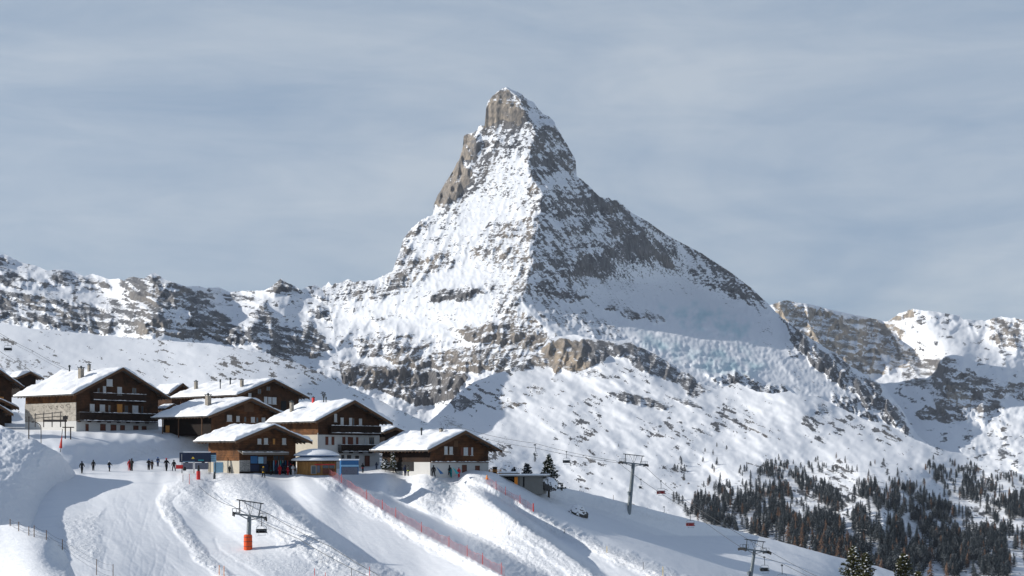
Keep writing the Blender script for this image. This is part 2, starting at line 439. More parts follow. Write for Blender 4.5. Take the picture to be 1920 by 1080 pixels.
def peak():
    ridge_x = [(160, 944), (172, 956), (188, 972), (205, 978), (225, 986), (236, 1002), (250, 996), (285, 992), (315, 993), (340, 1000), (360, 1014), (372, 1019), (385, 1012), (402, 1010), (450, 1003), (500, 996), (522, 992),
               (545, 984), (562, 977), (580, 988), (600, 1006), (622, 1035), (640, 1060), (700, 1110), (900, 1300)]
    ridge_D = [(160, 5150), (236, 5010), (400, 4760), (520, 4430), (600, 4200), (640, 4060), (700, 3850), (800, 3500), (950, 2900)]
    def base(px, py):
        xr = lin(py, ridge_x) + 5 * fbm(px * 0.2, py, 30, 3, 0.5, 77)
        D = np.log(lin(py, ridge_D))
        s = px - xr
        kL = lin(py, [(160, 0.3), (300, 0.5), (500, 0.66), (600, 0.62), (700, 0.35), (900, 0.2)])
        kR = lin(py, [(160, 1.25), (300, 1.25), (420, 1.35), (520, 1.45), (640, 1.1), (900, 0.8)])
        L = np.maximum(-s, 0); Rr = np.maximum(s, 0)
        ln = D + kL * L / F + kR * Rr / F
        # left flank turning away: the steep brown side wall
        xl = lin(py, [(240, 905), (262, 893), (300, 882), (330, 879), (350, 868), (375, 850), (402, 815), (430, 780), (470, 755), (510, 735)])
        ln += 2.2 * np.maximum(xl - px, 0) / F * sstep(520, 400, py)
        # head of the summit stands out
        # shoulder ridge on the right with the bright slope beyond it
        x2 = lin(py, [(330, 1090), (374, 1142), (390, 1160), (430, 1195), (470, 1230), (500, 1262), (560, 1330), (700, 1500)])
        ln -= 1.0 * np.maximum(px - x2, 0) / F * sstep(370, 390, py) * sstep(620, 520, py)
        # the right-hand spur running down to the valley
        ln += 0.6 * np.maximum(px - lin(py, [(480, 1330), (560, 1430), (640, 1520), (720, 1600), (810, 1690)]), 0) / F
        # flatter glacier shelf at the foot of the shaded face
        shelf = area(px, py, [(1090, 520), (1180, 500), (1290, 500), (1380, 560), (1450, 620), (1480, 680), (1400, 640), (1300, 590), (1180, 560)], 40)
        ln += 0.03 * shelf * sstep(700, 500, py)
        # dark cliff in the lower left, its face turned away from the sun
        ln += sstep(560, 780, py) * (np.clip((px - 585) / 215, 0, 1) * 0.045 - np.clip((px - 810) / 90, 0, 1) * 0.045)
        return ln
    # (polygon, rock strength, warmth)
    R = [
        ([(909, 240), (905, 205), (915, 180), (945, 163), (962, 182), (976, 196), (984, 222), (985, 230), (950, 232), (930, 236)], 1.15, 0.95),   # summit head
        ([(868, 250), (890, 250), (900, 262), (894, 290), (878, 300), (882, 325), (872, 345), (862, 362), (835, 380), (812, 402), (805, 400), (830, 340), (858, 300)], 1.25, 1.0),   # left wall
        ([(895, 240), (920, 238), (925, 246), (905, 250)], 0.8, 0.3),
        ([(955, 262), (975, 250), (976, 274), (960, 276)], 0.75, 0.3), ([(918, 262), (934, 262), (936, 282), (922, 284)], 0.75, 0.4), ([(880, 262), (912, 262), (912, 282), (890, 300)], 0.8, 0.4),
        ([(990, 285), (996, 300), (1002, 345), (998, 370), (992, 340)], 0.8, 0.8),
        ([(736, 508), (744, 480), (756, 446), (790, 412), (800, 420), (775, 450), (768, 480), (800, 480), (850, 470), (840, 500), (808, 520), (780, 545), (745, 545), (715, 530)], 0.72, 0.45),
        ([(930, 420), (1005, 395), (1006, 480), (992, 520), (1000, 560), (950, 520), (880, 480), (905, 455)], 0.62, 0.6),
        ([(903, 425), (915, 420), (960, 408), (950, 420), (905, 432)], 0.6, 0.2),
        ([(700, 530), (745, 520), (800, 510), (830, 480), (850, 490), (800, 525), (770, 548), (740, 560), (700, 555), (655, 545), (640, 530), (660, 524)], 0.7, 0.2),
        ([(560, 540), (600, 540), (640, 530), (700, 550), (705, 560), (660, 565), (600, 560)], 0.55, 0.2),
        ([(804, 552), (826, 546), (862, 538), (900, 546), (896, 556), (850, 563), (820, 566)], 1.05, 0.1),
        ([(905, 530), (960, 528), (965, 540), (915, 548)], 0.6, 0.3),
        ([(990, 520), (1002, 530), (985, 560), (930, 590), (900, 600), (920, 575), (960, 545)], 0.75, 0.5),
        ([(960, 565), (1000, 590), (1035, 625), (1000, 640), (960, 620), (930, 610)], 0.6, 0.5),
        ([(860, 625), (880, 612), (960, 602), (1040, 628), (1040, 650), (1000, 655), (930, 645), (870, 640)], 1.0, 0.55),   # upper band
        ([(655, 650), (700, 636), (760, 640), (800, 650), (770, 668), (740, 672), (690, 668)], 0.85, 0.4),
        ([(620, 630), (700, 620), (760, 630), (860, 640), (800, 652), (700, 640), (640, 645)], 0.5, 0.3),
        ([(730, 668), (790, 664), (850, 660), (900, 650), (940, 660), (940, 690), (900, 700), (850, 694), (780, 690), (740, 684)], 1.0, 0.7),   # lower band
        ([(900, 648), (960, 640), (1010, 660), (990, 690), (950, 700), (920, 700)], 0.8, 0.5),
        ([(800, 590), (845, 584), (850, 592), (805, 598)], 0.6, 0.2), ([(700, 596), (760, 590), (760, 600), (710, 604)], 0.5, 0.2),
        ([(584, 676), (640, 678), (700, 684), (760, 688), (860, 698), (874, 712), (850, 748), (800, 760), (760, 752), (700, 730), (640, 715)], 1.15, 0.35),  # dark cliff
        # shaded face
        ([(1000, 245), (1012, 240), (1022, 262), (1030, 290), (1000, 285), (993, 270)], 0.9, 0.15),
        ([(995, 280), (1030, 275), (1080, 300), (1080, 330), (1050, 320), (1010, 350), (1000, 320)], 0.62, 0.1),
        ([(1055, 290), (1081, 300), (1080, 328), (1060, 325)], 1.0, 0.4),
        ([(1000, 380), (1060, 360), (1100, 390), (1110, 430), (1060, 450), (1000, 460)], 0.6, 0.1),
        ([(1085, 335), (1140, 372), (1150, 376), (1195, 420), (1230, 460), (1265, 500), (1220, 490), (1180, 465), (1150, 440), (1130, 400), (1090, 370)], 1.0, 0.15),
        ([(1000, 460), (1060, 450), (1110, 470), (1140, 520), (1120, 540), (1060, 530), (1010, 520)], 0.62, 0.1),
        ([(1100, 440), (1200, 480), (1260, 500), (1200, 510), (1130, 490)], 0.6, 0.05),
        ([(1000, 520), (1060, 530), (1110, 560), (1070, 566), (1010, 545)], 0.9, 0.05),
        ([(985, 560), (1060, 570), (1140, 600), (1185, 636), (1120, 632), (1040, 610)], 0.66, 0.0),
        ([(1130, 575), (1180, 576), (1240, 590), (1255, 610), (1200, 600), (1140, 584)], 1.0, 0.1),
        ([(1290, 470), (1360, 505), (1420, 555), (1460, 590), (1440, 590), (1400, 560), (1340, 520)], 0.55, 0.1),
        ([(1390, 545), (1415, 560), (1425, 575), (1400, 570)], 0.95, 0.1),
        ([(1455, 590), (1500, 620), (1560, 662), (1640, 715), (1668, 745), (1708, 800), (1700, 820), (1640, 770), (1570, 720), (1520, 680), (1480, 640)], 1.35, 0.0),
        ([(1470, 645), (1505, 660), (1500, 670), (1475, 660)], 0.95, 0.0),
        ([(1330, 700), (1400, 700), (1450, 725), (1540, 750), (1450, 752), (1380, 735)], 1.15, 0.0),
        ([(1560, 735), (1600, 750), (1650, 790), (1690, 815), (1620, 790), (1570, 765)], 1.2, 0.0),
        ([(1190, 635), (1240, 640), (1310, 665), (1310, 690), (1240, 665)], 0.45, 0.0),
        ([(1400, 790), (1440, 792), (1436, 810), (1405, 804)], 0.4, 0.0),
    ]
    SN = [  # clean snow
        [(930, 300), (985, 290), (990, 360), (960, 390), (880, 430), (850, 440), (870, 390), (900, 340)],
        [(790, 520), (870, 485), (930, 500), (980, 525), (900, 535), (800, 545), (740, 570), (640, 615), (625, 605), (720, 565)],
        [(780, 570), (960, 556), (925, 592), (850, 612), (760, 620), (720, 600)],
        [(1150, 480), (1280, 505), (1400, 570), (1440, 620), (1340, 590), (1230, 575), (1130, 560), (1090, 545), (1130, 530)],
        [(1170, 390), (1290, 470), (1370, 530), (1320, 520), (1270, 490), (1230, 440)],
        [(640, 660), (740, 690), (640, 672), (600, 672), (590, 665)],
    ]
    ICE = [[(1190, 628), (1240, 632), (1310, 660), (1330, 690), (1280, 680), (1220, 655)], [(1290, 650), (1400, 655), (1440, 690), (1400, 705), (1340, 700), (1300, 690)],
           [(1240, 575), (1330, 572), (1400, 600), (1420, 640), (1330, 630), (1260, 610)]]
    def warp(px, py, k=1.0):
        return px + 12 * k * fbm(px, py, 40, 5, 0.55, 105), py + 8 * k * fbm(px, py, 40, 5, 0.55, 109)
    def detail(px, py):
        xr = lin(py, ridge_x)
        left = sstep(10, -10, px - xr)
        lx, ly = rot(px, py, 112, 0.36, 1.0)
        rx, ry = rot(px, py, 60, 0.20, 1.0)
        rx2, ry2 = rot(px, py, 36, 0.25, 1.0)
        L = 8 * ridged(lx, ly, 30, 5, 0.52, 201) + 4 * ridged(px * 0.4, py + 0.12 * px, 24, 5, 0.55, 231)
        up = sstep(560, 480, py)
        Rr = (13 * ridged(rx, ry, 34, 5, 0.58, 211)) * up + (1 - up) * 7 * ridged(rx2, ry2, 60, 5, 0.45, 219)
        a = L * left + Rr * (1 - left)
        wx, wy = warp(px, py)
        c = np.zeros_like(px)
        for poly, s, w in R: c = np.maximum(c, area(wx, wy, poly, 8) * s)
        sn = np.zeros_like(px)
        for poly in SN: sn = np.maximum(sn, area(wx, wy, poly, 12))
        band = 10 * ridged(px, py * 0.45, 26, 5, 0.55, 241) * np.clip(c - 0.5, 0, 1) * 1.6 * sstep(500, 560, py)
        a = a * (0.45 + 0.55 * c) * (1 - 0.75 * sn) + band
        ice = np.zeros_like(px)
        for poly in ICE: ice = np.maximum(ice, area(wx, wy, poly, 12))
        ix, iy = rot(px + 6 * fbm(px, py, 30, 3, 0.5, 252), py, 12, 0.42, 2.2)
        a += ice * (3.0 * ridged(ix, iy, 30, 5, 0.6, 251) + 3.0 * fbm(ix * 0.7, iy * 0.6, 44, 4, 0.55, 253))
        head = area(px, py, [(905, 236), (905, 190), (945, 160), (985, 190), (990, 236)], 3)
        a += head * 7
        wall = area(wx, wy, R[1][0], 5)
        a += wall * 9 * ridged(px, py * 0.3, 18, 4, 0.5, 261)
        a += sstep(560, 640, py) * left * 7 * fbm(px, py * 1.8, 80, 3, 0.5, 270)
        rk = np.clip(c, 0, 1)
        bx, by = rot(px, py, -8, 0.2, 1.0)
        a += (0.14 + 1.2 * rk) * (1 - 0.7 * sn) * (1 - 0.5 * ice) * (2.4 * ridged(px, py * 0.8, 13, 4, 0.62, 285) + 1.5 * fbm(bx, by, 9, 3, 0.6, 287))
        return a + 0.8 * fbm(px, py, 7, 3, 0.6, 280)
    def paint(px, py, nz, nx):
        wx, wy = warp(px, py)
        r = 0.41 + 0.24 * fbm(px, py * 0.8, 75, 3, 0.5, 329); w = np.full(px.shape, 0.12)
        r = np.where(px > lin(py, ridge_x), r + 0.05, r)
        r = r * (1 - 0.45 * sstep(540, 600, py))
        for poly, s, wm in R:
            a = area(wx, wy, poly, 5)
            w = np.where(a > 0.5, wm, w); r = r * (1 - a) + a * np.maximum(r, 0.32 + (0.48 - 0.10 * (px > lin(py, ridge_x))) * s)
        sn = np.zeros_like(px)
        for poly in SN: sn = np.maximum(sn, area(wx, wy, poly, 10))
        ice = np.zeros_like(px)
        for poly in ICE: ice = np.maximum(ice, area(wx, wy, poly, 14))
        lx, ly = rot(px, py, 118, 0.35, 1.0); rx, ry = rot(px, py, 46, 0.22, 1.0)
        st = np.where(px < lin(py, ridge_x), fbm(lx, ly, 8, 5, 0.65, 301), fbm(rx, ry, 10, 5, 0.65, 311))
        bx, by = rot(px, py, -8, 0.14, 1.0); bx2, by2 = rot(px, py, 56, 0.13, 1.0)
        strata = np.where(px < lin(py, ridge_x), fbm(bx, by, 6, 4, 0.6, 331), fbm(bx2, by2, 7, 4, 0.6, 341))
        r = r * (1 - 0.40 * sn) + 0.65 * (0.58 - nz) * (1 - 0.5 * sn) + (np.where(py < 430, 0.34, 0.26) * st + np.where((py < 430) & (px < lin(py, ridge_x)), 0.12, 0.24) * strata) * (1 - 0.5 * sn) - 0.55 * ice * sstep(0.1, 0.5, nz)
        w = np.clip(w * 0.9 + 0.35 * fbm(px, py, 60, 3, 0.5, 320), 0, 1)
        return {'rock': r, 'warm': w, 'ice': ice * np.clip(0.55 + 0.9 * fbm(px, py, 25, 3, 0.5, 321) + 0.5 * (0.6 - nz), 0, 1)}
    def jag(x):
        return 3.0 * np.abs(fbm(x, x * 0, 12, 4, 0.6, 12)) * (1 - sstep(1160, 1200, x) * sstep(1470, 1430, x) * 0.7)
    sheet('peak_mountain', 520, 1960, 1.5, PEAK_TOP, [(520, 800), (900, 860), (1200, 800), (1400, 810), (1600, 860), (1960, 1000)], base, detail, paint,
          alpine_mat('peak_rock', 1.6, (0.31, 0.26, 0.205)), jag=jag, minsl=0.32)

# ------------------------------------------------------------------ left range of dark cliffs
def left_range():
    top = [(-160, 440), (-60, 465), (0, 479), (8, 477), (16, 480), (24, 486), (45, 494), (65, 498), (90, 508), (105, 506), (125, 506), (142, 511), (158, 519), (172, 514), (188, 518), (205, 524), (222, 523), (232, 527),
           (240, 521), (250, 519), (262, 522), (270, 523), (280, 516), (286, 512), (292, 513), (300, 518), (312, 526), (330, 531), (350, 538), (372, 537), (385, 541), (410, 539), (430, 548), (460, 546), (495, 545), (505, 540), (515, 533),
           (526, 523), (535, 529), (555, 538), (566, 545), (572, 539), (590, 535), (602, 540), (610, 556), (618, 580), (624, 606), (629, 634), (633, 660), (637, 690), (642, 720), (660, 765), (740, 800)]
    bot = [(-160, 700), (0, 680), (200, 700), (420, 730), (560, 760), (740, 790)]
    base = tps([(-160, 450, 3600), (0, 478, 3500), (150, 515, 3500), (280, 515, 3100), (430, 545, 3600), (525, 525, 3400), (600, 540, 3400), (-160, 640, 2500), (0, 640, 2500), (200, 660, 2500), (210, 560, 3150),
                (340, 560, 2850), (280, 600, 2550), (400, 680, 2450), (460, 600, 2900), (420, 570, 3250), (480, 640, 2600), (560, 640, 2850), (560, 580, 3180), (650, 640, 2850), (640, 590, 3120), (740, 790, 2150), (740, 690, 2600), (560, 740, 2300), (0, 560, 3000), (120, 580, 2900)])
    R = [
        ([(-160, 560), (-160, 480), (0, 478), (22, 486), (8, 494), (-20, 500)], 0.8, 0.2),
        ([(-160, 520), (0, 500), (40, 512), (80, 526), (84, 540), (50, 542), (0, 530), (-160, 560)], 0.8, 0.2),
        ([(82, 520), (110, 518), (150, 520), (195, 530), (200, 545), (150, 542), (100, 532)], 0.8, 0.1),
        ([(96, 508), (130, 508), (160, 522), (150, 524), (110, 516)], 0.75, 0.1),
        ([(-160, 580), (0, 545), (60, 552), (130, 562), (180, 572), (235, 560), (232, 600), (200, 625), (150, 620), (90, 612), (40, 606), (0, 600), (-160, 640)], 1.0, 0.3),
        ([(228, 524), (250, 519), (286, 512), (305, 520), (350, 540), (405, 556), (400, 562), (345, 552), (340, 575), (300, 578), (250, 560), (238, 545)], 1.1, 0.55),
        ([(330, 552), (380, 560), (410, 578), (440, 600), (470, 640), (440, 650), (400, 630), (370, 640), (350, 600), (335, 575)], 1.1, 0.4),
        ([(240, 560), (300, 580), (340, 600), (380, 635), (330, 630), (232, 625), (230, 600)], 0.95, 0.35),
        ([(150, 518), (185, 518), (205, 530), (180, 534)], 0.7, 0.2),
        ([(500, 546), (515, 533), (526, 523), (545, 534), (568, 546), (530, 550)], 1.1, 0.35),
        ([(420, 556), (440, 550), (490, 556), (486, 562), (440, 564)], 0.9, 0.2),
        ([(470, 590), (482, 568), (500, 562), (498, 580), (520, 600), (560, 620), (600, 630), (620, 652), (590, 664), (540, 670), (500, 660), (470, 640), (462, 605)], 1.05, 0.3),
        ([(575, 585), (590, 575), (610, 578), (625, 595), (615, 600), (590, 596)], 0.9, 0.2), ([(590, 556), (625, 560), (630, 570), (600, 566)], 0.8, 0.2),
        ([(560, 600), (575, 600), (610, 640), (600, 660), (575, 640)], 0.8, 0.3),
        ([(460, 620), (475, 640), (560, 700), (640, 730), (600, 700), (500, 650)], 0.9, 0.1),
    ]
    def warp(px, py):
        return px + 11 * fbm(px, py, 36, 5, 0.55, 405), py + 6 * fbm(px, py, 36, 5, 0.55, 409)
    def detail(px, py):
        wx, wy = warp(px, py)
        c = np.zeros_like(px)
        for poly, s, w in R: c = np.maximum(c, area(wx, wy, poly, 9) * s)
        ax, ay = rot(px, py, 30, 0.5, 1.0)
        a = (9 * ridged(px, py * 0.5, 34, 5, 0.55, 421) + 9 * ridged(ax, ay * 1.3, 30, 5, 0.55, 431)) * (0.10 + 0.9 * c)
        return a + 5 * fbm(px, py * 1.8, 70, 3, 0.5, 440) + 0.5 * fbm(px, py, 8, 3, 0.6, 445) + c * (2.2 * ridged(px, py * 0.8, 13, 4, 0.62, 447) + 1.5 * fbm(px * 0.25, py, 8, 3, 0.6, 448))
    def paint(px, py, nz, nx):
        wx, wy = warp(px, py)
        r = np.full(px.shape, 0.32); w = np.full(px.shape, 0.08)
        for poly, s, wm in R:
            a = area(wx, wy, poly, 4)
            w = np.where(a > 0.5, wm * 0.6, w); r = r * (1 - a) + a * np.maximum(r, 0.34 + 0.52 * s)
        ax, ay = rot(px, py, 22, 0.25, 1.0); bx, by = rot(px, py, 8, 0.14, 1.0)
        r = r + 0.6 * (0.55 - nz) * (0.4 + r) + 0.36 * fbm(ax, ay, 10, 5, 0.62, 451) * (0.25 + r) + 0.36 * fbm(bx, by, 7, 4, 0.6, 455) * (0.2 + r)
        r += 0.6 * sstep(0.45, 0.7, fbm(px, py * 2.2, 22, 5, 0.6, 461))
        return {'rock': r, 'warm': np.clip(w + 0.5 * fbm(px, py, 50, 3, 0.5, 470), 0, 1), 'ice': 0 * px}
    sheet('cliff_range', -150, 660, 1.5, top, bot, base, detail, paint, alpine_mat('cliff_range_rock', 1.15, (0.27, 0.235, 0.195), dark=(0.038, 0.043, 0.056), mid=(0.105, 0.110, 0.122)), jag=lambda x: 1.6 * np.abs(fbm(x, x * 0, 9, 4, 0.6, 13)) + 9 * sstep(600, 625, x) * (np.abs(fbm(x, x * 0, 15, 4, 0.6, 19)) - .3))

# ------------------------------------------------------------------ rolling snowfields in the middle distance
def middle_slopes():
    top = [(560, 800), (700, 800), (760, 803), (800, 795), (826, 772), (850, 748), (870, 728), (890, 716), (920, 704), (950, 694), (975, 684), (1000, 668), (1018, 650), (1028, 636), (1050, 630), (1075, 627), (1098, 632),
           (1120, 637), (1160, 640), (1176, 636), (1184, 640), (1194, 650), (1215, 656), (1235, 668), (1255, 680), (1275, 694), (1292, 700), (1306, 712), (1322, 722), (1345, 730), (1365, 722), (1380, 716), (1395, 724), (1420, 734),
           (1450, 738), (1480, 733), (1500, 742), (1530, 742), (1545, 750), (1570, 762), (1600, 776), (1630, 790), (1660, 794), (1690, 810), (1716, 824), (1760, 842), (1800, 850), (1840, 866), (1880, 880), (1920, 890), (2100, 950)]
    bot = [(560, 1010), (1000, 1130), (2100, 1180)]
    base = tps([(560, 800, 2300), (640, 820, 2000), (640, 900, 1400), (800, 800, 2720), (900, 800, 2700), (870, 745, 3150), (950, 720, 3250), (950, 760, 2980), (1100, 740, 3080), (900, 860, 2100), (800, 900, 1600), (1000, 690, 3500), (1030, 650, 3700), (1100, 650, 3640), (1170, 655, 3600), (1000, 800, 2700), (1000, 900, 2000), (1200, 750, 3000),
                (1300, 720, 3300), (1300, 800, 2700), (1300, 900, 2150), (1300, 950, 1850), (1300, 1050, 1400), (1500, 750, 3050), (1500, 850, 2500), (1500, 950, 1850), (1500, 1050, 1400), (1700, 820, 2800), (1700, 900, 2150),
                (1700, 1000, 1650), (1700, 1080, 1350), (1920, 890, 2450), (1920, 950, 2000), (1920, 1080, 1400), (2100, 950, 2300), (2100, 1100, 1300), (560, 1000, 1000), (1000, 1000, 1400), (1200, 1100, 1100), (1640, 960, 1700), (1600, 1000, 1600), (1780, 960, 1950)])
    R = [
        ([(1020, 660), (1028, 640), (1050, 634), (1100, 638), (1170, 644), (1190, 652), (1180, 664), (1120, 682), (1080, 700), (1055, 692), (1040, 700), (1025, 680)], 1.15, 1.0),
        ([(940, 680), (1000, 660), (1030, 650), (1040, 690), (1000, 690), (960, 700)], 0.85, 0.6),
        ([(1168, 640), (1180, 640), (1240, 672), (1300, 704), (1310, 720), (1340, 735), (1300, 745), (1260, 715), (1220, 700), (1190, 690), (1170, 672)], 0.92, 0.55),
        ([(1130, 732), (1165, 736), (1230, 746), (1258, 764), (1230, 768), (1180, 758), (1140, 742)], 0.9, 0.35),
        ([(1250, 742), (1300, 750), (1325, 770), (1290, 764)], 0.75, 0.05),
        ([(850, 756), (870, 748), (895, 755), (880, 765), (860, 775)], 0.8, 0.3), ([(920, 760), (960, 750), (980, 755), (940, 772)], 0.6, 0.4),
        ([(990, 728), (1010, 722), (1015, 734), (1000, 738)], 0.65, 0.3), ([(1070, 700), (1110, 694), (1160, 708), (1110, 712)], 0.6, 0.2),
        ([(1030, 708), (1050, 700), (1052, 712), (1035, 720)], 0.6, 0.2),
        ([(820, 790), (850, 780), (870, 795), (860, 830), (830, 820)], 0.45, 0.1), ([(930, 820), (960, 815), (960, 880), (935, 885)], 0.35, 0.0),
        ([(1520, 752), (1545, 750), (1560, 775), (1535, 775)], 0.6, 0.0), ([(1500, 780), (1520, 782), (1518, 796), (1502, 792)], 0.6, 0.0),
    ]
    def warp(px, py):
        return px + 10 * fbm(px, py, 40, 5, 0.55, 505), py + 5 * fbm(px, py, 36, 5, 0.55, 509)
    def detail(px, py):
        wx, wy = warp(px, py)
        c = np.zeros_like(px)
        for poly, s, w in R: c = np.maximum(c, area(wx, wy, poly, 9) * s)
        ax, ay = rot(px, py, 24, 1.0, 2.3)
        bx, by = rot(px, py, 24, 0.7, 1.5)
        big = 8.5 * fbm(ax, ay, 170, 4, 0.5, 520) + 0.9 * fbm(ax, ay, 42, 3, 0.5, 525) + 1.1 * (ridged(bx, by, 60, 4, 0.5, 531) - 0.4) * sstep(1000, 1200, px)
        gul = 2.2 * ridged(*rot(px, py, 58, 0.45, 1.0), 30, 4, 0.5, 541) * area(px, py, [(1340, 860), (1920, 880), (1920, 1100), (1300, 1100)], 60)
        cl = (12 * ridged(px, py * 0.4, 30, 5, 0.55, 551)) * np.clip(c - 0.3, 0, 1) * 1.4
        # ravine running down through the forest
        rav = line_d(px, py, [(1440, 895), (1530, 950), (1610, 1010), (1640, 1060)])
        return big + gul + cl + 0.5 * fbm(px, py * 1.8, 14, 4, 0.55, 560) - 5 * np.exp(-(rav / 35) ** 2) + 16 * np.exp(-(line_d(px, py, [(1300, 1000), (1370, 940), (1430, 880), (1480, 850)]) / 60) ** 2) + 12 * np.exp(-(line_d(px, py, [(1600, 985), (1680, 930), (1740, 872)]) / 55) ** 2)
    def paint(px, py, nz, nx):
        wx, wy = warp(px, py)
        r = np.full(px.shape, 0.0); w = np.full(px.shape, 0.3)
        for poly, s, wm in R:
            a = area(wx, wy, poly, 4)
            w = np.where(a > 0.5, wm, w); r = r * (1 - a) + a * np.maximum(r, s)
        ax, ay = rot(px, py, 20, 0.55, 1.5)
        r = r * (0.75 + 0.4 * sstep(0.75, 0.4, nz)) + 0.4 * fbm(ax, ay, 10, 5, 0.62, 571) * (0.1 + r)
        dens = fbm(px, py * 1.6, 95, 4, 0.55, 575)
        sx, sy = rot(px, py, 26, 0.42, 1.5)
        r += 0.9 * sstep(0.66, 1.05, fbm(sx, sy, 11, 5, 0.66, 581) + 0.75 * dens)
        r += 0.20 * sstep(0.35, 0.7, dens)
        w = w * sstep(-0.2, 0.4, fbm(px, py, 140, 2, 0.5, 583))
        fl = area(px, py, [(1380, 880), (1700, 880), (1930, 940), (1930, 1100), (1500, 1100), (1290, 1000)], 40)
        r += fl * 0.42 * sstep(-0.3, 0.4, fbm(*rot(px, py, 35, 0.6, 1.4), 9, 4, 0.65, 591))
        w = w * (1 - fl)
        return {'rock': r, 'warm': w, 'ice': 0 * px}
    sheet('snowfield_hills', 570, 2080, 1.5, top, bot, base, detail, paint, alpine_mat('snowfield_rock', 0.95, (0.32, 0.26, 0.195), mid=(0.12, 0.122, 0.13), bump=0.4),
          jag=lambda x: 1.2 * fbm(x, x * 0, 14, 4, 0.6, 14), rowstep=1.5, back=0.6)

def left_hill():
    top = [(-160, 596), (0, 606), (60, 616), (120, 621), (200, 630), (260, 634), (340, 641), (400, 644), (450, 654), (500, 664), (560, 682), (600, 700), (650, 722), (700, 745), (740, 765), (800, 792), (840, 812), (900, 850)]
    bot = [(-160, 850), (0, 840), (400, 838), (740, 860), (900, 960)]
    base = tps([(-160, 596, 1400), (0, 606, 1350), (200, 630, 1260), (400, 644, 1150), (560, 682, 1020), (650, 722, 960), (740, 765, 900), (840, 812, 860), (900, 850, 820), (-160, 850, 325), (0, 840, 325), (400, 838, 322), (740, 860, 330), (900, 950, 420),
                (0, 720, 620), (200, 730, 600), (400, 740, 560), (560, 760, 560), (0, 660, 880), (300, 690, 820), (600, 790, 560), (700, 800, 640), (780, 830, 640)])
    def detail(px, py):
        ax, ay = rot(px, py, 18, 1.0, 2.4)
        return 4.6 * fbm(ax, ay, 120, 4, 0.5, 620) + 1.3 * fbm(px, py * 2.5, 34, 3, 0.5, 625) + 0.25 * fbm(px, py * 2, 10, 3, 0.6, 628)
    def paint(px, py, nz, nx):
        ax, ay = rot(px, py, 16, 0.5, 1.5)
        dens = fbm(px, py * 1.5, 110, 3, 0.5, 635)
        r = 0.9 * sstep(0.64, 1.0, fbm(*rot(px, py, 20, 0.42, 1.6), 11, 5, 0.66, 641) + 0.75 * dens) + 0.2 * sstep(0.3, 0.6, dens)
        edge = np.exp(-((py - lin(px, top)) / 14) ** 2)
        r += edge * 0.5 * sstep(0.1, 0.5, fbm(px, py * 2, 14, 4, 0.6, 651)) * sstep(180, 260, px)
        c = area(px, py, [(0, 665), (60, 670), (90, 690), (40, 700), (-160, 700), (-160, 660)], 12)
        r += c * 0.6 * sstep(-0.2, 0.3, fbm(px, py * 1.6, 10, 4, 0.6, 661))
        return {'rock': r, 'warm': 0.2 + 0 * px, 'ice': 0 * px}
    sheet('left_hillside', -150, 890, 1.5, top, bot, base, detail, paint, alpine_mat('hillside_rock', 0.3, dark=(0.08, 0.083, 0.09), mid=(0.16, 0.162, 0.167), bump=0.3),
          jag=lambda x: 1.5 * fbm(x, x * 0, 22, 4, 0.55, 15), back=0.8)

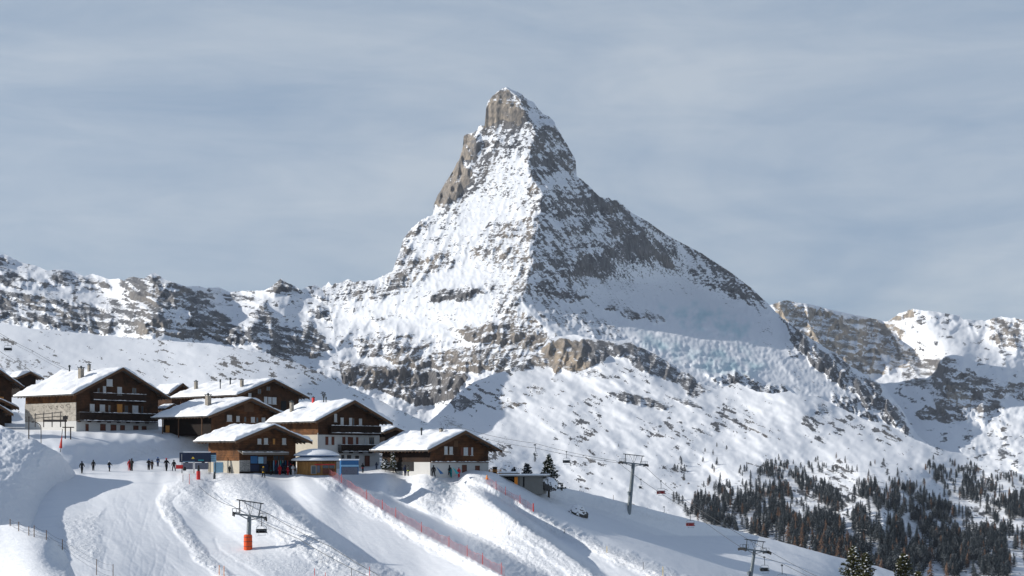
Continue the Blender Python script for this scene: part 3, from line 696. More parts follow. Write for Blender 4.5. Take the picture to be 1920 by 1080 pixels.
# ------------------------------------------------------------------ village ground and ski runs
FENCE1 = [(612, 889), (650, 912), (700, 945), (750, 975), (800, 1003), (870, 1040), (945, 1080), (985, 1102)]
FENCE2 = [(908, 902), (935, 920), (960, 935), (1000, 957), (1080, 1003), (1160, 1040), (1240, 1074), (1300, 1100)]
BERM1 = [(395, 900), (470, 904), (500, 925), (540, 962), (600, 1006), (650, 1042), (700, 1072), (750, 1104)]
BERM0 = [(345, 910), (318, 920), (305, 940), (318, 965), (345, 1000), (375, 1040), (420, 1080), (450, 1105)]
BERM3 = [(845, 897), (880, 915), (930, 948), (985, 985), (1040, 1022), (1090, 1060), (1140, 1100)]
def village_ground():
    top = [(-160, 762), (0, 768), (60, 778), (140, 792), (300, 800), (420, 800), (560, 815), (600, 850), (720, 862), (740, 866), (915, 884), (960, 896), (1020, 910), (1060, 915), (1100, 924), (1180, 944), (1260, 965), (1340, 985), (1450, 1012),
           (1560, 1042), (1640, 1060), (1690, 1077), (1760, 1100), (2050, 1200)]
    bot = [(-160, 1130), (1500, 1130), (1760, 1140), (2050, 1240)]
    C = [(-160, 1130, 170), (-160, 1000, 190), (0, 1080, 172), (0, 1000, 192), (100, 1080, 172), (0, 940, 215), (100, 1000, 193), (100, 940, 216), (-160, 900, 225), (-160, 830, 262), (0, 900, 236), (100, 900, 238),
         (200, 1080, 173), (200, 1000, 195), (200, 940, 218), (300, 1080, 178), (300, 1000, 198), (300, 940, 219),
         (300, 910, 235), (400, 910, 237), (550, 910, 241), (650, 910, 243), (750, 910, 244), (860, 910, 245), (150, 905, 238),
         (465, 1030, 192), (400, 1080, 180), (600, 1080, 183), (500, 980, 208), (420, 950, 217), (600, 960, 215), (700, 1000, 206), (800, 1080, 188), (900, 960, 216), (1000, 1000, 203), (1000, 1080, 183), (1100, 1080, 183),
         (1180, 948, 236), (1100, 930, 240), (1020, 912, 244), (960, 900, 246), (1200, 1000, 212), (1200, 1080, 184), (1340, 985, 236), (1340, 1040, 210), (1450, 1012, 238), (1450, 1080, 205), (1600, 1052, 242), (1690, 1077, 246), (1600, 1100, 222), (1760, 1100, 250), (2050, 1200, 258),
         (1500, 1130, 190), (1000, 1130, 172), (500, 1130, 167), (200, 1130, 160), (0, 768, 330), (-160, 762, 330)]
    for x in range(0, 500, 32):
        k = (min(max(x, 120), 380) - 140) * .12
        C += [(x, 888, 248), (x, 874, 250 + k * .7), (x, 846, 257 + k), (x, 826, 262 + k), (x, 814, 271 + k * .7), (x, 806, 290 + k * .3), (x, 797, 312)]
    for x in range(480, 960, 80):
        C += [(x, 890, 250), (x, 878, 262), (x, 860, 285)]
    base0 = tps(C, 3e-4)
    def across(px, py, pts, prof, fade, scaled=False):
        xl = np.interp(py, [p[1] for p in pts], [p[0] for p in pts])
        if scaled: return lin((px - xl) / fade, prof) * fade
        return lin(px - xl, prof) * fade
    def base(px, py):
        ln = base0(px, py)
        ln += across(px, py, FENCE1, [(-40, 0), (-10, -.010), (0, -.008), (8, 0.006), (78, 0.13), (95, 0.136), (1500, 0.05)], np.clip((py - 855) / 150, 0.22, 1), True)
        ln += across(px, py, FENCE2, [(-40, 0), (-10, -.008), (0, -.006), (30, 0.006), (50, .02), (150, 0.12), (190, 0.13), (1500, 0.04)], np.clip((py - 855) / 150, 0.2, 1), True)
        ln += across(px, py, BERM1, [(-170, 0), (-8, -0.045), (0, -0.045), (40, 0.018), (60, 0.018), (280, 0.0)], sstep(898, 950, py) * (1 - 0.75 * sstep(990, 1070, py)))
        ln += across(px, py, BERM3, [(-110, 0), (-10, -0.02), (0, -0.02), (24, 0.034), (30, .036), (400, 0.0)], sstep(900, 960, py) * (1 - 0.5 * sstep(1010, 1090, py)))
        return ln
    def roughness(px, py):
        nw = fbm(px, py, 50, 4, 0.55, 701) * 10
        r = 0.0 * px
        for pts, w in ((FENCE1, 22), (FENCE2, 20), (BERM3, 24)):
            off = -10 if pts is not BERM3 else -18
            d = line_d(px - off, py, pts)
            r = np.maximum(r, sstep(w, w * 0.4, d + 0.5 * nw))
        d = line_d(px + 26, py - 6, BERM1)
        r = np.maximum(r, 0.9 * sstep(44, 20, d + nw))
        r = np.maximum(r, 0.9 * sstep(16, 5, line_d(px, py, BERM0) + 0.3 * nw))
        r = np.maximum(r, 0.5 * area(px + nw, py, [(330, 912), (400, 900), (480, 915), (440, 960), (350, 960), (315, 940)], 14))
        r = np.maximum(r, 0.95 * area(px + nw * 2, py + nw, [(780, 900), (840, 905), (900, 945), (980, 1010), (1060, 1085), (950, 1085), (880, 1010), (830, 970), (760, 940), (740, 925), (800, 925)], 14))
        r = np.maximum(r, 0.7 * area(px + nw, py, [(1010, 920), (1100, 930), (1300, 985), (1200, 975), (1100, 955), (1030, 945)], 12))
        r = np.maximum(r, 0.6 * area(px + nw, py, [(110, 975), (190, 960), (190, 1000), (180, 1060), (120, 1030)], 14))
        r = np.maximum(r, 0.7 * area(px + nw, py, [(230, 840), (340, 838), (340, 850), (240, 856)], 8))
        r = np.maximum(r, 0.4 * area(px + nw, py, [(380, 1040), (520, 1080), (700, 1080), (640, 1060), (460, 1040)], 14))
        return r
    def detail(px, py):
        r = roughness(px, py)
        ax, ay = rot(px, py, 32, 1.0, 2.2)
        a = 0.8 * fbm(ax, ay, 80, 3, 0.5, 720)
        pat = 0.45 + 0.55 * sstep(-0.3, 0.4, fbm(px, py * 1.4, 34, 3, 0.55, 729))
        a += r * pat * (1.2 * fbm(px, py * 1.7, 8, 5, 0.7, 731) + 2.2 * (ridged(*rot(px, py, 30, 0.5, 1.5), 24, 4, 0.6, 741) - 0.3) + 1.0 * fbm(px, py * 1.5, 26, 3, 0.5, 743))
        a += 1.3 * np.exp(-(line_d(px, py, BERM0) / 6) ** 2) * (0.6 + 0.8 * fbm(px, py, 22, 2, 0.5, 735))
        # traced slots and snowcat edges
        a -= 0.8 * np.exp(-(line_d(px, py, [(403, 1012), (410, 1030), (440, 1050), (480, 1075), (500, 1090)]) / 3) ** 2)
        a -= 0.5 * np.exp(-(line_d(px, py, [(1180, 955), (1220, 962), (1290, 990), (1340, 1003)]) / 3) ** 2)
        # ski tracks: long shallow curved grooves, many of them crossing
        rk = random.Random(55)
        runs = [((150, 330), (905, 1075), 140, (-.5, .9)), ((520, 700), (905, 1070), 70, (.4, 1.3)), ((900, 1150), (925, 1075), 50, (.6, 1.4)), ((150, 900), (884, 903), 40, (-3, 3)), ((380, 620), (1000, 1085), 24, (-.3, 1.5)), ((1150, 1600), (980, 1090), 26, (.8, 3))]
        xs_, ys_ = px[0], py[:, 0]
        for (xa, xb), (ya, yb2), cnt, (s0, s1) in runs:
            for _ in range(cnt):
                x, y = rk.uniform(xa, xb), rk.uniform(ya, yb2); sl = rk.uniform(s0, s1); cv = rk.uniform(-.03, .03); pts = [(x, y)]
                st = rk.uniform(3, 9) if abs(s0) < 2.5 else 2.0
                for k in range(7):
                    if abs(s0) < 2.5: x += sl * st; y += st; sl += cv * st * math.cos(k)
                    else: x += 9; y += rk.uniform(-.7, .7)
                    pts.append((x, y))
                bx0, bx1 = min(q[0] for q in pts) - 4, max(q[0] for q in pts) + 4; by0, by1 = min(q[1] for q in pts) - 4, max(q[1] for q in pts) + 4
                i0, i1 = np.searchsorted(xs_, [bx0, bx1]); j0, j1 = np.searchsorted(-ys_, [-by1, -by0])
                if i1 - i0 < 2 or j1 - j0 < 2: continue
                dd = line_d(px[j0:j1, i0:i1], py[j0:j1, i0:i1], pts)
                a[j0:j1, i0:i1] -= rk.uniform(.08, .26) * np.exp(-(dd / 1.3) ** 2) * (1 - .8 * r[j0:j1, i0:i1])
        xr, yr = rot(px, py, 33, 0.12, 1.0)
        a += 0.22 * fbm(xr, yr, 6, 4, 0.65, 761) * sstep(895, 930, py)
        return a
    def paint(px, py, nz, nx):
        r = roughness(px, py)
        d = 0.25 * r * sstep(0.0, 0.5, fbm(px, py, 60, 3, 0.5, 771))
        d = np.maximum(d, 0.5 * sstep(10, 3, line_d(px, py, [(95, 1020), (118, 1030), (125, 1060)])))
        return {'rough': r, 'dirt': d}
    sheet('ski_slope', -150, 2040, 1.5, top, bot, base, detail, paint, SNOWMAT, rowstep=1.2, minsl=0.4, back=1.2, maxn=5,
          jag=lambda x: 0.5 * fbm(x, x * 0, 20, 3, 0.6, 16))

def snow_banks():
    top = [(-160, 776), (0, 797), (30, 808), (60, 820), (90, 838), (112, 850), (128, 868), (140, 884), (146, 902), (152, 930), (165, 960), (190, 1010), (200, 1100)]
    base = tps([(-160, 776, 238), (0, 797, 240), (60, 820, 238), (112, 850, 238), (140, 884, 243), (146, 902, 247), (0, 880, 217), (0, 930, 199), (0, 975, 184), (-160, 880, 205), (-160, 1000, 170), (50, 880, 222), (100, 900, 234), (60, 940, 212),
                (50, 975, 197), (100, 940, 226), (120, 930, 236), (150, 960, 240), (200, 1010, 240), (180, 1100, 210), (0, 1100, 165), (80, 1000, 205)], 3e-4)
    def det(px, py):
        return 3.0 * fbm(px, py * 1.3, 46, 4, 0.55, 803) + 3.0 * ridged(*rot(px, py, 25, 0.7, 1.4), 22, 5, 0.62, 807) + 0.9 * fbm(px, py * 1.4, 7, 3, 0.6, 809)
    sheet('snow_bank', -150, 200, 1.5, top, [(-160, 1120), (200, 1120)], base, det, lambda px, py, nz, nx: {'rough': 0.5 + 0 * px, 'dirt': 0 * px}, SNOWMAT, rowstep=1.2, minsl=0.3, maxn=3, back=0.5,
          jag=lambda x: 1.2 * fbm(x, x * 0, 16, 4, 0.6, 17))
    top = [(-160, 965), (0, 985), (30, 983), (60, 990), (90, 1002), (108, 1016), (120, 1032), (130, 1052), (140, 1076), (152, 1100), (170, 1130), (180, 1145)]
    base = tps([(-160, 965, 155), (0, 985, 151), (60, 990, 149), (100, 1012, 147), (130, 1052, 147), (152, 1100, 147), (0, 1080, 138), (80, 1080, 134), (115, 1085, 134), (142, 1090, 137), (-160, 1080, 136), (0, 1150, 128), (150, 1150, 130)], 3e-4)
    sheet('snow_knoll', -150, 178, 1.5, top, [(-160, 1150), (178, 1150)], base, lambda px, py: 1.1 * fbm(px, py * 1.6, 60, 4, 0.5, 823) + 1.2 * fbm(px, py, 12, 4, 0.6, 827) * sstep(60, 130, px), lambda px, py, nz, nx: {'rough': 0.15 + 0.5 * sstep(60, 130, px), 'dirt': 0 * px},
          SNOWMAT, rowstep=1.2, minsl=0.3, maxn=3, back=0.4, jag=lambda x: 1.2 * fbm(x, x * 0, 16, 4, 0.6, 18))

SNOWMAT = piste_mat()
far_right(); peak(); left_range(); middle_slopes(); left_hill(); village_ground(); snow_banks()
# ------------------------------------------------------------------ building blocks
rng = random.Random(7)
def tagit(o, label=None, cat=None, group=None, kind=None):
    if label: o['label'] = label
    if cat: o['category'] = cat
    if group: o['group'] = group
    if kind: o['kind'] = kind
    return o
def empty(name, loc, rz=0.0, label=None, cat=None, group=None):
    o = bpy.data.objects.new(name, None)
    o.empty_display_size = 0.5
    o.location = loc; o.rotation_euler = (0, 0, rz)
    COL.objects.link(o)
    return tagit(o, label, cat, group)

class MB:
    """Collects shapes and links them as ONE mesh object."""
    def __init__(s): s.v = []; s.f = []; s.m = []
    def add(s, vs, fs, m=0):
        k = len(s.v); s.v += [tuple(v) for v in vs]
        s.f += [tuple(i + k for i in f) for f in fs]; s.m += [m] * len(fs)
        return s
    def box(s, x0, x1, y0, y1, z0, z1, m=0):
        vs = [(x, y, z) for z in (z0, z1) for y in (y0, y1) for x in (x0, x1)]
        return s.add(vs, [(0, 2, 3, 1), (4, 5, 7, 6), (0, 1, 5, 4), (2, 6, 7, 3), (0, 4, 6, 2), (1, 3, 7, 5)], m)
    def bar(s, a, b, r, m=0, n=6, r2=None, cap=True):
        a, b = Vector(a), Vector(b); d = b - a
        if d.length < 1e-6: return s
        q = d.to_track_quat('Z', 'Y'); r2 = r if r2 is None else r2
        vs = []
        for p, rr in ((a, r), (b, r2)):
            for i in range(n):
                t = 2 * math.pi * (i + 0.5) / n
                vs.append(p + q @ Vector((math.cos(t) * rr, math.sin(t) * rr, 0)))
        fs = [(i, (i + 1) % n, n + (i + 1) % n, n + i) for i in range(n)]
        if cap: fs += [tuple(range(n - 1, -1, -1)), tuple(range(n, 2 * n))]
        return s.add(vs, fs, m)
    def tube(s, pts, r, m=0, n=6):
        for a, b in zip(pts[:-1], pts[1:]): s.bar(a, b, r, m, n)
        return s
    def prism(s, poly, y0, y1, m=0):
        """polygon in x,z pushed from y0 to y1"""
        n = len(poly)
        vs = [(x, y0, z) for x, z in poly] + [(x, y1, z) for x, z in poly]
        fs = [tuple(range(n)), tuple(range(2 * n - 1, n - 1, -1))] + [(i, n + i, n + (i + 1) % n, (i + 1) % n) for i in range(n)]
        return s.add(vs, fs, m)
    def build(s, name, mats, parent=None, loc=None, smooth=False):
        me = bpy.data.meshes.new(name)
        me.from_pydata(s.v, [], s.f)
        mats = mats if isinstance(mats, (list, tuple)) else [mats]
        for m in mats: me.materials.append(m)
        if any(s.m): me.polygons.foreach_set('material_index', s.m)
        if smooth: me.polygons.foreach_set('use_smooth', [True] * len(s.f))
        me.update()
        o = bpy.data.objects.new(name, me)
        COL.objects.link(o)
        if parent: o.parent = parent
        if loc: o.location = loc
        return o

def copy_tree(o, parent=None):
    c = o.copy(); COL.objects.link(c); c.parent = parent
    for ch in [x for x in bpy.data.objects if x.parent == o]:
        copy_tree(ch, c)
    return c
KIDS = {}
def copy_fast(root, kids):
    c = root.copy(); COL.objects.link(c)
    for k in kids:
        d = k.copy(); COL.objects.link(d); d.parent = c
    return c

def plain(name, col, rough=0.7, var=0.18, scale=1.5, metal=0.0, bump=0.0, spec=0.3, detail=5):
    m, n, l, b = new_mat(name)
    g = n.new('ShaderNodeTexCoord').outputs['Object']
    t = nnoise(n, l, g, scale, detail, 0.65)
    c = nmix(n, l, t.outputs['Fac'], tuple(x * (1 - var) for x in col), tuple(min(1, x * (1 + var)) for x in col))
    l.new(c, b.inputs['Base Color'])
    b.inputs['Roughness'].default_value = rough; b.inputs['Metallic'].default_value = metal
    b.inputs['Specular IOR Level'].default_value = spec
    if bump:
        bp = n.new('ShaderNodeBump'); bp.inputs['Strength'].default_value = bump; bp.inputs['Distance'].default_value = 0.05
        l.new(t.outputs['Fac'], bp.inputs['Height']); l.new(bp.outputs['Normal'], b.inputs['Normal'])
    return m

def timber(name, dark, light, orient='Z', pitch=0.28, warm=None):
    """Weathered logs or boards: grooves across 'orient', grain and sun-burnt patches."""
    m, n, l, b = new_mat(name)
    g = n.new('ShaderNodeTexCoord').outputs['Object']
    sep = n.new('ShaderNodeSeparateXYZ'); l.new(g, sep.inputs[0])
    ax = sep.outputs[orient]
    fr = nmath(n, l, 'FRACT', nmath(n, l, 'MULTIPLY', ax, 1 / pitch))
    tri = nmath(n, l, 'ABSOLUTE', nmath(n, l, 'SUBTRACT', fr, 0.5))
    groove = nramp(n, l, tri, [(0.36, (1, 1, 1)), (0.49, (0.22, 0.2, 0.2))])
    mp = n.new('ShaderNodeMapping'); mp.inputs['Scale'].default_value = (0.5, 0.5, 6) if orient == 'Z' else (6, 6, 0.5)
    l.new(g, mp.inputs['Vector'])
    grain = nnoise(n, l, mp.outputs['Vector'], 2.2, 5, 0.7)
    patch = nnoise(n, l, g, 0.45, 4, 0.6, 0.6)
    c = nmix(n, l, nramp(n, l, patch.outputs['Fac'], [(0.34, (0, 0, 0)), (0.66, (1, 1, 1))]).outputs['Color'], dark, light)
    c = nmix(n, l, 0.7, c, nramp(n, l, grain.outputs['Fac'], [(0.3, (0.5, 0.5, 0.5)), (0.7, (1.3, 1.25, 1.2))]).outputs['Color'], 'MULTIPLY')
    c = nmix(n, l, 0.85, c, groove.outputs['Color'], 'MULTIPLY')
    l.new(c, b.inputs['Base Color']); b.inputs['Roughness'].default_value = 0.8; b.inputs['Specular IOR Level'].default_value = 0.2
    bp = n.new('ShaderNodeBump'); bp.inputs['Strength'].default_value = 0.6; bp.inputs['Distance'].default_value = 0.06
    l.new(groove.outputs['Color'], bp.inputs['Height']); l.new(bp.outputs['Normal'], b.inputs['Normal'])
    return m

def masonry(name, c1, c2, scale=2.2, mortar=(0.5, 0.48, 0.44)):
    m, n, l, b = new_mat(name)
    g = n.new('ShaderNodeTexCoord').outputs['Object']
    v = n.new('ShaderNodeTexVoronoi'); v.feature = 'DISTANCE_TO_EDGE'; v.inputs['Scale'].default_value = scale
    mp = n.new('ShaderNodeMapping'); mp.inputs['Scale'].default_value = (1, 1, 1.8); l.new(g, mp.inputs['Vector']); l.new(mp.outputs['Vector'], v.inputs['Vector'])
    v2 = n.new('ShaderNodeTexVoronoi'); v2.inputs['Scale'].default_value = scale; l.new(mp.outputs['Vector'], v2.inputs['Vector'])
    t = n.new('ShaderNodeSeparateColor'); l.new(v2.outputs['Color'], t.inputs[0])
    c = nmix(n, l, t.outputs[0], c1, c2)
    c = nmix(n, l, nramp(n, l, v.outputs['Distance'], [(0.02, (1, 1, 1)), (0.08, (0, 0, 0))]).outputs['Color'], c, mortar)
    l.new(c, b.inputs['Base Color']); b.inputs['Roughness'].default_value = 0.9
    bp = n.new('ShaderNodeBump'); bp.inputs['Strength'].default_value = 0.5; bp.inputs['Distance'].default_value = 0.05
    l.new(v.outputs['Distance'], bp.inputs['Height']); l.new(bp.outputs['Normal'], b.inputs['Normal'])
    return m

def snowy(name='roof_snow'):
    m, n, l, b = new_mat(name)
    g = n.new('ShaderNodeTexCoord').outputs['Object']
    t = nnoise(n, l, g, 0.8, 5, 0.6)
    l.new(nmix(n, l, t.outputs['Fac'], (0.83, 0.85, 0.885), (0.90, 0.91, 0.93)), b.inputs['Base Color'])
    b.inputs['Roughness'].default_value = 0.6; b.inputs['Specular IOR Level'].default_value = 0.2
    t2 = nnoise(n, l, g, 2.5, 5, 0.6)
    bp = n.new('ShaderNodeBump'); bp.inputs['Strength'].default_value = 0.35; bp.inputs['Distance'].default_value = 0.25
    l.new(t2.outputs['Fac'], bp.inputs['Height']); l.new(bp.outputs['Normal'], b.inputs['Normal'])
    return m

M = dict(
    snow=snowy(),
    log=timber('dark_log_timber', (0.030, 0.017, 0.011), (0.095, 0.044, 0.022)),
    log_warm=timber('sun_burnt_timber', (0.038, 0.019, 0.011), (0.145, 0.062, 0.026)),
    board=timber('dark_boards', (0.016, 0.010, 0.008), (0.038, 0.020, 0.012), 'X', 0.22),
    side=timber('weathered_side_timber', (0.05, 0.024, 0.012), (0.22, 0.095, 0.035)),
    honey=timber('honey_boards', (0.30, 0.155, 0.045), (0.46, 0.25, 0.085), 'X', 0.25),
    beam=plain('beam_wood', (0.032, 0.018, 0.012), 0.8, 0.4, 3),
    trim=plain('worn_trim_wood', (0.11, 0.058, 0.03), 0.8, 0.4, 3),
    grey_wood=plain('grey_weathered_wood', (0.17, 0.15, 0.13), 0.85, 0.4, 4, bump=0.4),
    plaster=plain('white_plaster', (0.52, 0.515, 0.50), 0.9, 0.10, 0.7, bump=0.1),
    cream=plain('cream_plaster', (0.46, 0.42, 0.35), 0.9, 0.15, 0.9, bump=0.15),
    stone=masonry('rubble_stone', (0.20, 0.18, 0.155), (0.40, 0.36, 0.31), 1.6, (0.36, 0.335, 0.29)),
    grey_stone=masonry('grey_stone', (0.16, 0.16, 0.155), (0.34, 0.33, 0.31), 2.4, (0.32, 0.31, 0.29)),
    slate=plain('slate_roof', (0.10, 0.095, 0.09), 0.8, 0.4, 4, bump=0.5),
    shutter=plain('brown_shutter', (0.13, 0.045, 0.028), 0.75, 0.3, 4),
    frame=plain('pale_window_frame', (0.50, 0.49, 0.47), 0.7, 0.12, 3),
    amber=plain('amber_paint_and_glow', (0.50, 0.22, 0.05), 0.7, 0.3, 2),  # own colour of door and frames; also carries painted warm light
    orange=plain('orange_paint', (0.85, 0.27, 0.02), 0.5, 0.1, 2),
    concrete=plain('grey_concrete', (0.20, 0.195, 0.18), 0.9, 0.25, 0.8, bump=0.3),
    black=plain('door_and_shade_black', (0.012, 0.012, 0.014), 0.8, 0.3, 2),  # black of doors; also paints the shade inside openings
    navy=plain('navy_panel', (0.012, 0.022, 0.055), 0.4, 0.25, 1),
    blue=plain('blue_panel', (0.03, 0.13, 0.30), 0.5, 0.35, 1.2),
    sky_blue=plain('pale_blue_panel', (0.28, 0.50, 0.68), 0.6, 0.2, 3),
    poster=plain('photo_panel', (0.13, 0.14, 0.18), 0.6, 0.85, 9, detail=8),
    teal=plain('turquoise_cloth', (0.02, 0.38, 0.40), 0.6, 0.2, 2),
    yellow=plain('yellow_paint', (0.72, 0.50, 0.05), 0.6, 0.15, 2),
    red=plain('red_paint', (0.55, 0.03, 0.03), 0.6, 0.2, 2),
    steel=plain('galvanised_steel', (0.20, 0.23, 0.25), 0.55, 0.15, 1.5, metal=0.3),
    dark_steel=plain('dark_steel', (0.045, 0.055, 0.062), 0.5, 0.25, 2, metal=0.3),
    rubber=plain('black_rubber', (0.02, 0.021, 0.023), 0.8, 0.2, 3),
    pad=plain('orange_red_padding', (0.72, 0.09, 0.02), 0.7, 0.15, 1.2, bump=0.3),
    rope=plain('steel_rope', (0.09, 0.095, 0.10), 0.6, 0.1, 2, metal=0.3),
)
gm, gn, gl_, gb = new_mat('window_glass')
gb.inputs['Base Color'].default_value = (0.06, 0.075, 0.09, 1); gb.inputs['Roughness'].default_value = 0.12; gb.inputs['Specular IOR Level'].default_value = 0.6
M['glass'] = gm
cm, cn, cl_, cb = new_mat('curtained_pane')
_t = nnoise(cn, cl_, cn.new('ShaderNodeTexCoord').outputs['Object'], 3.0, 3, 0.6)
cl_.new(nmix(cn, cl_, _t.outputs['Fac'], (0.30, 0.34, 0.39), (0.62, 0.64, 0.66)), cb.inputs['Base Color']); cb.inputs['Roughness'].default_value = 0.3
M['curtain'] = cm

def strip(mb, x0, x1, y0, y1, z, lo, hi):
    """one ribbon of snow with an uneven top"""
    n = max(3, int((x1 - x0) / .35)); vs = []; fs = []
    for i in range(n + 1):
        x = x0 + (x1 - x0) * i / n; h = rng.uniform(lo, hi) if rng.random() > .2 else lo
        vs += [(x, y0, z), (x, y0, z + h), (x, y1, z + h), (x, y1, z)]
    for i in range(n):
        for k in range(4): fs.append((4 * i + k, 4 * i + (k + 1) % 4, 4 * i + 4 + (k + 1) % 4, 4 * i + 4 + k))
    fs += [(3, 2, 1, 0), (4 * n, 4 * n + 1, 4 * n + 2, 4 * n + 3)]
    return mb.add(vs, fs)

# ------------------------------------------------------------------ chalets
class Chalet:
    """A gabled house placed by the photo: x0/x1 the gable wall's left and right edge, x2 the far end of the left side wall."""
    def __init__(s, label, D, x0, x1, x2, ybase, tip, apex, phi=48, oh=1.7, of=1.5, base_frac=0, name='chalet', group=None, dz=0, snow=0.5, wallm=None, ob=1.2):
        s.D = D; s.phi = rad(phi); s.c, s.s = math.cos(s.phi), math.sin(s.phi)
        s.A = Vector(((x0 - CX) / F * D, D))
        s.z0 = (HY - ybase) / F * D
        s.W = s.gx(x1); s.L = s.sy(x2)
        s.oh, s.of, s.ob = oh, of, ob
        def dep(lx, ly): return s.D + lx * s.s + ly * s.c
        zt = (HY - tip) / F * dep(-oh, -of) - s.z0
        za = (HY - apex) / F * dep(s.W / 2, -of) - s.z0
        s.t = (za - zt) / (s.W / 2 + oh); s.H = zt + oh * s.t; s.za = za
        s.root = empty(name, (s.A.x, s.A.y, s.z0), s.phi, label, 'house', group)
        s.snow_t = snow
    def gx(s, px, d=0.0):
        u = (px - CX) / F
        ax, ay = s.A.x + s.s * d, s.A.y - s.c * d
        return (u * ay - ax) / (s.c - u * s.s)
    def gz(s, px, py, d=0.0):
        return (HY - py) / F * (s.A.y - s.c * d + s.gx(px, d) * s.s) - s.z0
    def sy(s, px):
        u = (px - CX) / F
        return (s.A.x - u * s.A.y) / (s.s + u * s.c)
    def sz(s, px, py):
        return (HY - py) / F * (s.A.y + s.sy(px) * s.c) - s.z0
    def wall(s, name, mat, z0, z1, gable=False, inset=0.0, side_mat=None, below=0.0):
        """A storey: a hollow-free box; with gable=True it runs up under the roof."""
        W, L = s.W, s.L; i = inset
        mb = MB()
        if gable:
            poly = [(i, z0), (W - i, z0), (W - i, s.H - 0.02), (W / 2, s.H + (W / 2) * s.t - 0.02), (i, s.H - 0.02)]
            mb.prism(poly, i, L - i)
            mb.m[-1] = 0
            if side_mat:
                for k in (2, 3, 4, 5, 6): mb.m[k] = 0
                mb.m[6] = 1
        else:
            mb.box(i, W - i, i, L - i, z0 - below, z1)
            if side_mat: mb.m[4] = 1
        mats = [mat] + ([side_mat] if side_mat else [])
        return mb.build(name, mats, s.root)
    def roof(s, seed=1, bulge=1.0):
        W, L, t, oh, of, ob = s.W, s.L, s.t, s.oh, s.of, s.ob
        H = s.H
        mb = MB(); th = 0.22
        for sg in (-1, 1):
            def X(u): return W / 2 + sg * u
            e = W / 2 + oh
            zr = H + W / 2 * t; ze = H - oh * t
            mb.add([(X(0), -of, zr), (X(e), -of, ze), (X(e), L + ob, ze), (X(0), L + ob, zr), (X(0), -of, zr + th), (X(e), -of, ze + th), (X(e), L + ob, ze + th), (X(0), L + ob, zr + th)],
                   [(0, 1, 2, 3), (4, 7, 6, 5), (0, 4, 5, 1), (1, 5, 6, 2), (2, 6, 7, 3)])
        rf = mb.build('roof', M['slate'], s.root)
        # verge boards, purlin ends and eave rafters
        vb = MB()
        e = W / 2 + oh
        for sg in (-1, 1):
            a = (W / 2, -of - 0.06, H + W / 2 * t - 0.1); b_ = (W / 2 + sg * e, -of - 0.06, H - oh * t - 0.1)
            vb.add([(a[0], a[1], a[2] - .16), (b_[0], b_[1], b_[2] - .16), (b_[0], b_[1], b_[2] + .26), (a[0], a[1], a[2] + .26),
                    (a[0], a[1] + .08, a[2] - .16), (b_[0], a[1] + .08, b_[2] - .16), (b_[0], a[1] + .08, b_[2] + .26), (a[0], a[1] + .08, a[2] + .26)],
                   [(0, 1, 2, 3), (7, 6, 5, 4), (0, 4, 5, 1), (3, 2, 6, 7), (1, 5, 6, 2)])
        for k in (-1.0, -0.55, 0, 0.55, 1.0):
            xx = W / 2 + k * (W / 2 - 0.2); zz = H + (W / 2 - abs(xx - W / 2)) * t - 0.22
            vb.box(xx - .14, xx + .14, -of + 0.05, 0.1, zz - .16, zz + .12)
        ny = int(L / 0.9)
        for j in range(ny + 1):
            y = j * (L / ny)
            for sg in (-1, 1):
                x0_, x1_ = (-oh + .1, 0.0) if sg < 0 else (W, W + oh - .1)
                zc = lambda x: H + (x * t if sg < 0 else (W - x) * t) - 0.15
                vb.add([(x0_, y - .07, zc(x0_) - .1), (x1_, y - .07, zc(x1_) - .1), (x1_, y + .07, zc(x1_) - .1), (x0_, y + .07, zc(x0_) - .1),
                        (x0_, y - .07, zc(x0_) + .1), (x1_, y - .07, zc(x1_) + .1), (x1_, y + .07, zc(x1_) + .1), (x0_, y + .07, zc(x0_) + .1)],
                       [(0, 3, 2, 1), (4, 5, 6, 7), (0, 1, 5, 4), (2, 3, 7, 6), (1, 2, 6, 5), (3, 0, 4, 7)])
        vb.build('rafters', M['trim'], rf)
        # the snow lying on it: thick, lumpy, rounded at its edges
        nx, nyy = 44, 40
        us = np.linspace(-1, 1, nx); vs_ = np.linspace(0, 1, nyy)
        e = W / 2 + oh - 0.02
        UX = us[None] * e + 0 * vs_[:, None]; VY = -of + 0.05 + vs_[:, None] * (L + of + ob - 0.1) + 0 * us[None]
        jx = 0.32 * fbm(VY, UX * 0, 1.6, 4, 0.65, 900 + seed)
        zroof = H + W / 2 * t - np.abs(UX) * t + 0.222
        ed = np.minimum(np.minimum(e - np.abs(UX), VY - (-of)), (L + ob) - VY)
        thick = s.snow_t * np.clip(ed / 0.35, 0.12, 1) ** 0.45 * (1 + 0.5 * fbm(UX, VY, 3.0, 4, 0.6, 910 + seed)) + 0.07 * fbm(UX, VY, 0.9, 3, 0.6, 920 + seed)
        thick += s.snow_t * 0.5 * bulge * np.exp(-((e - np.abs(UX) - 1.3) / 0.9) ** 2) * np.clip(fbm(VY, UX * 0.1, 5, 3, 0.5, 930 + seed) + 0.1, 0, 1)
        soft = np.sqrt(UX ** 2 + 0.8) - np.abs(UX)
        ztop = zroof + np.maximum(thick, 0.06) - soft * t * 0.9
        ztop = np.maximum(ztop, zroof + 0.05)
        n = nx * nyy
        Xs = W / 2 + UX + np.where(np.abs(us)[None] > 0.99, np.sign(us)[None] * (0.08 + np.abs(jx)), 0)
        top_ = np.stack([Xs, VY, ztop], -1).reshape(-1, 3); bot_ = np.stack([Xs, VY, zroof - 0.0], -1).reshape(-1, 3)
        v = np.vstack([top_, bot_]).tolist()
        f = []
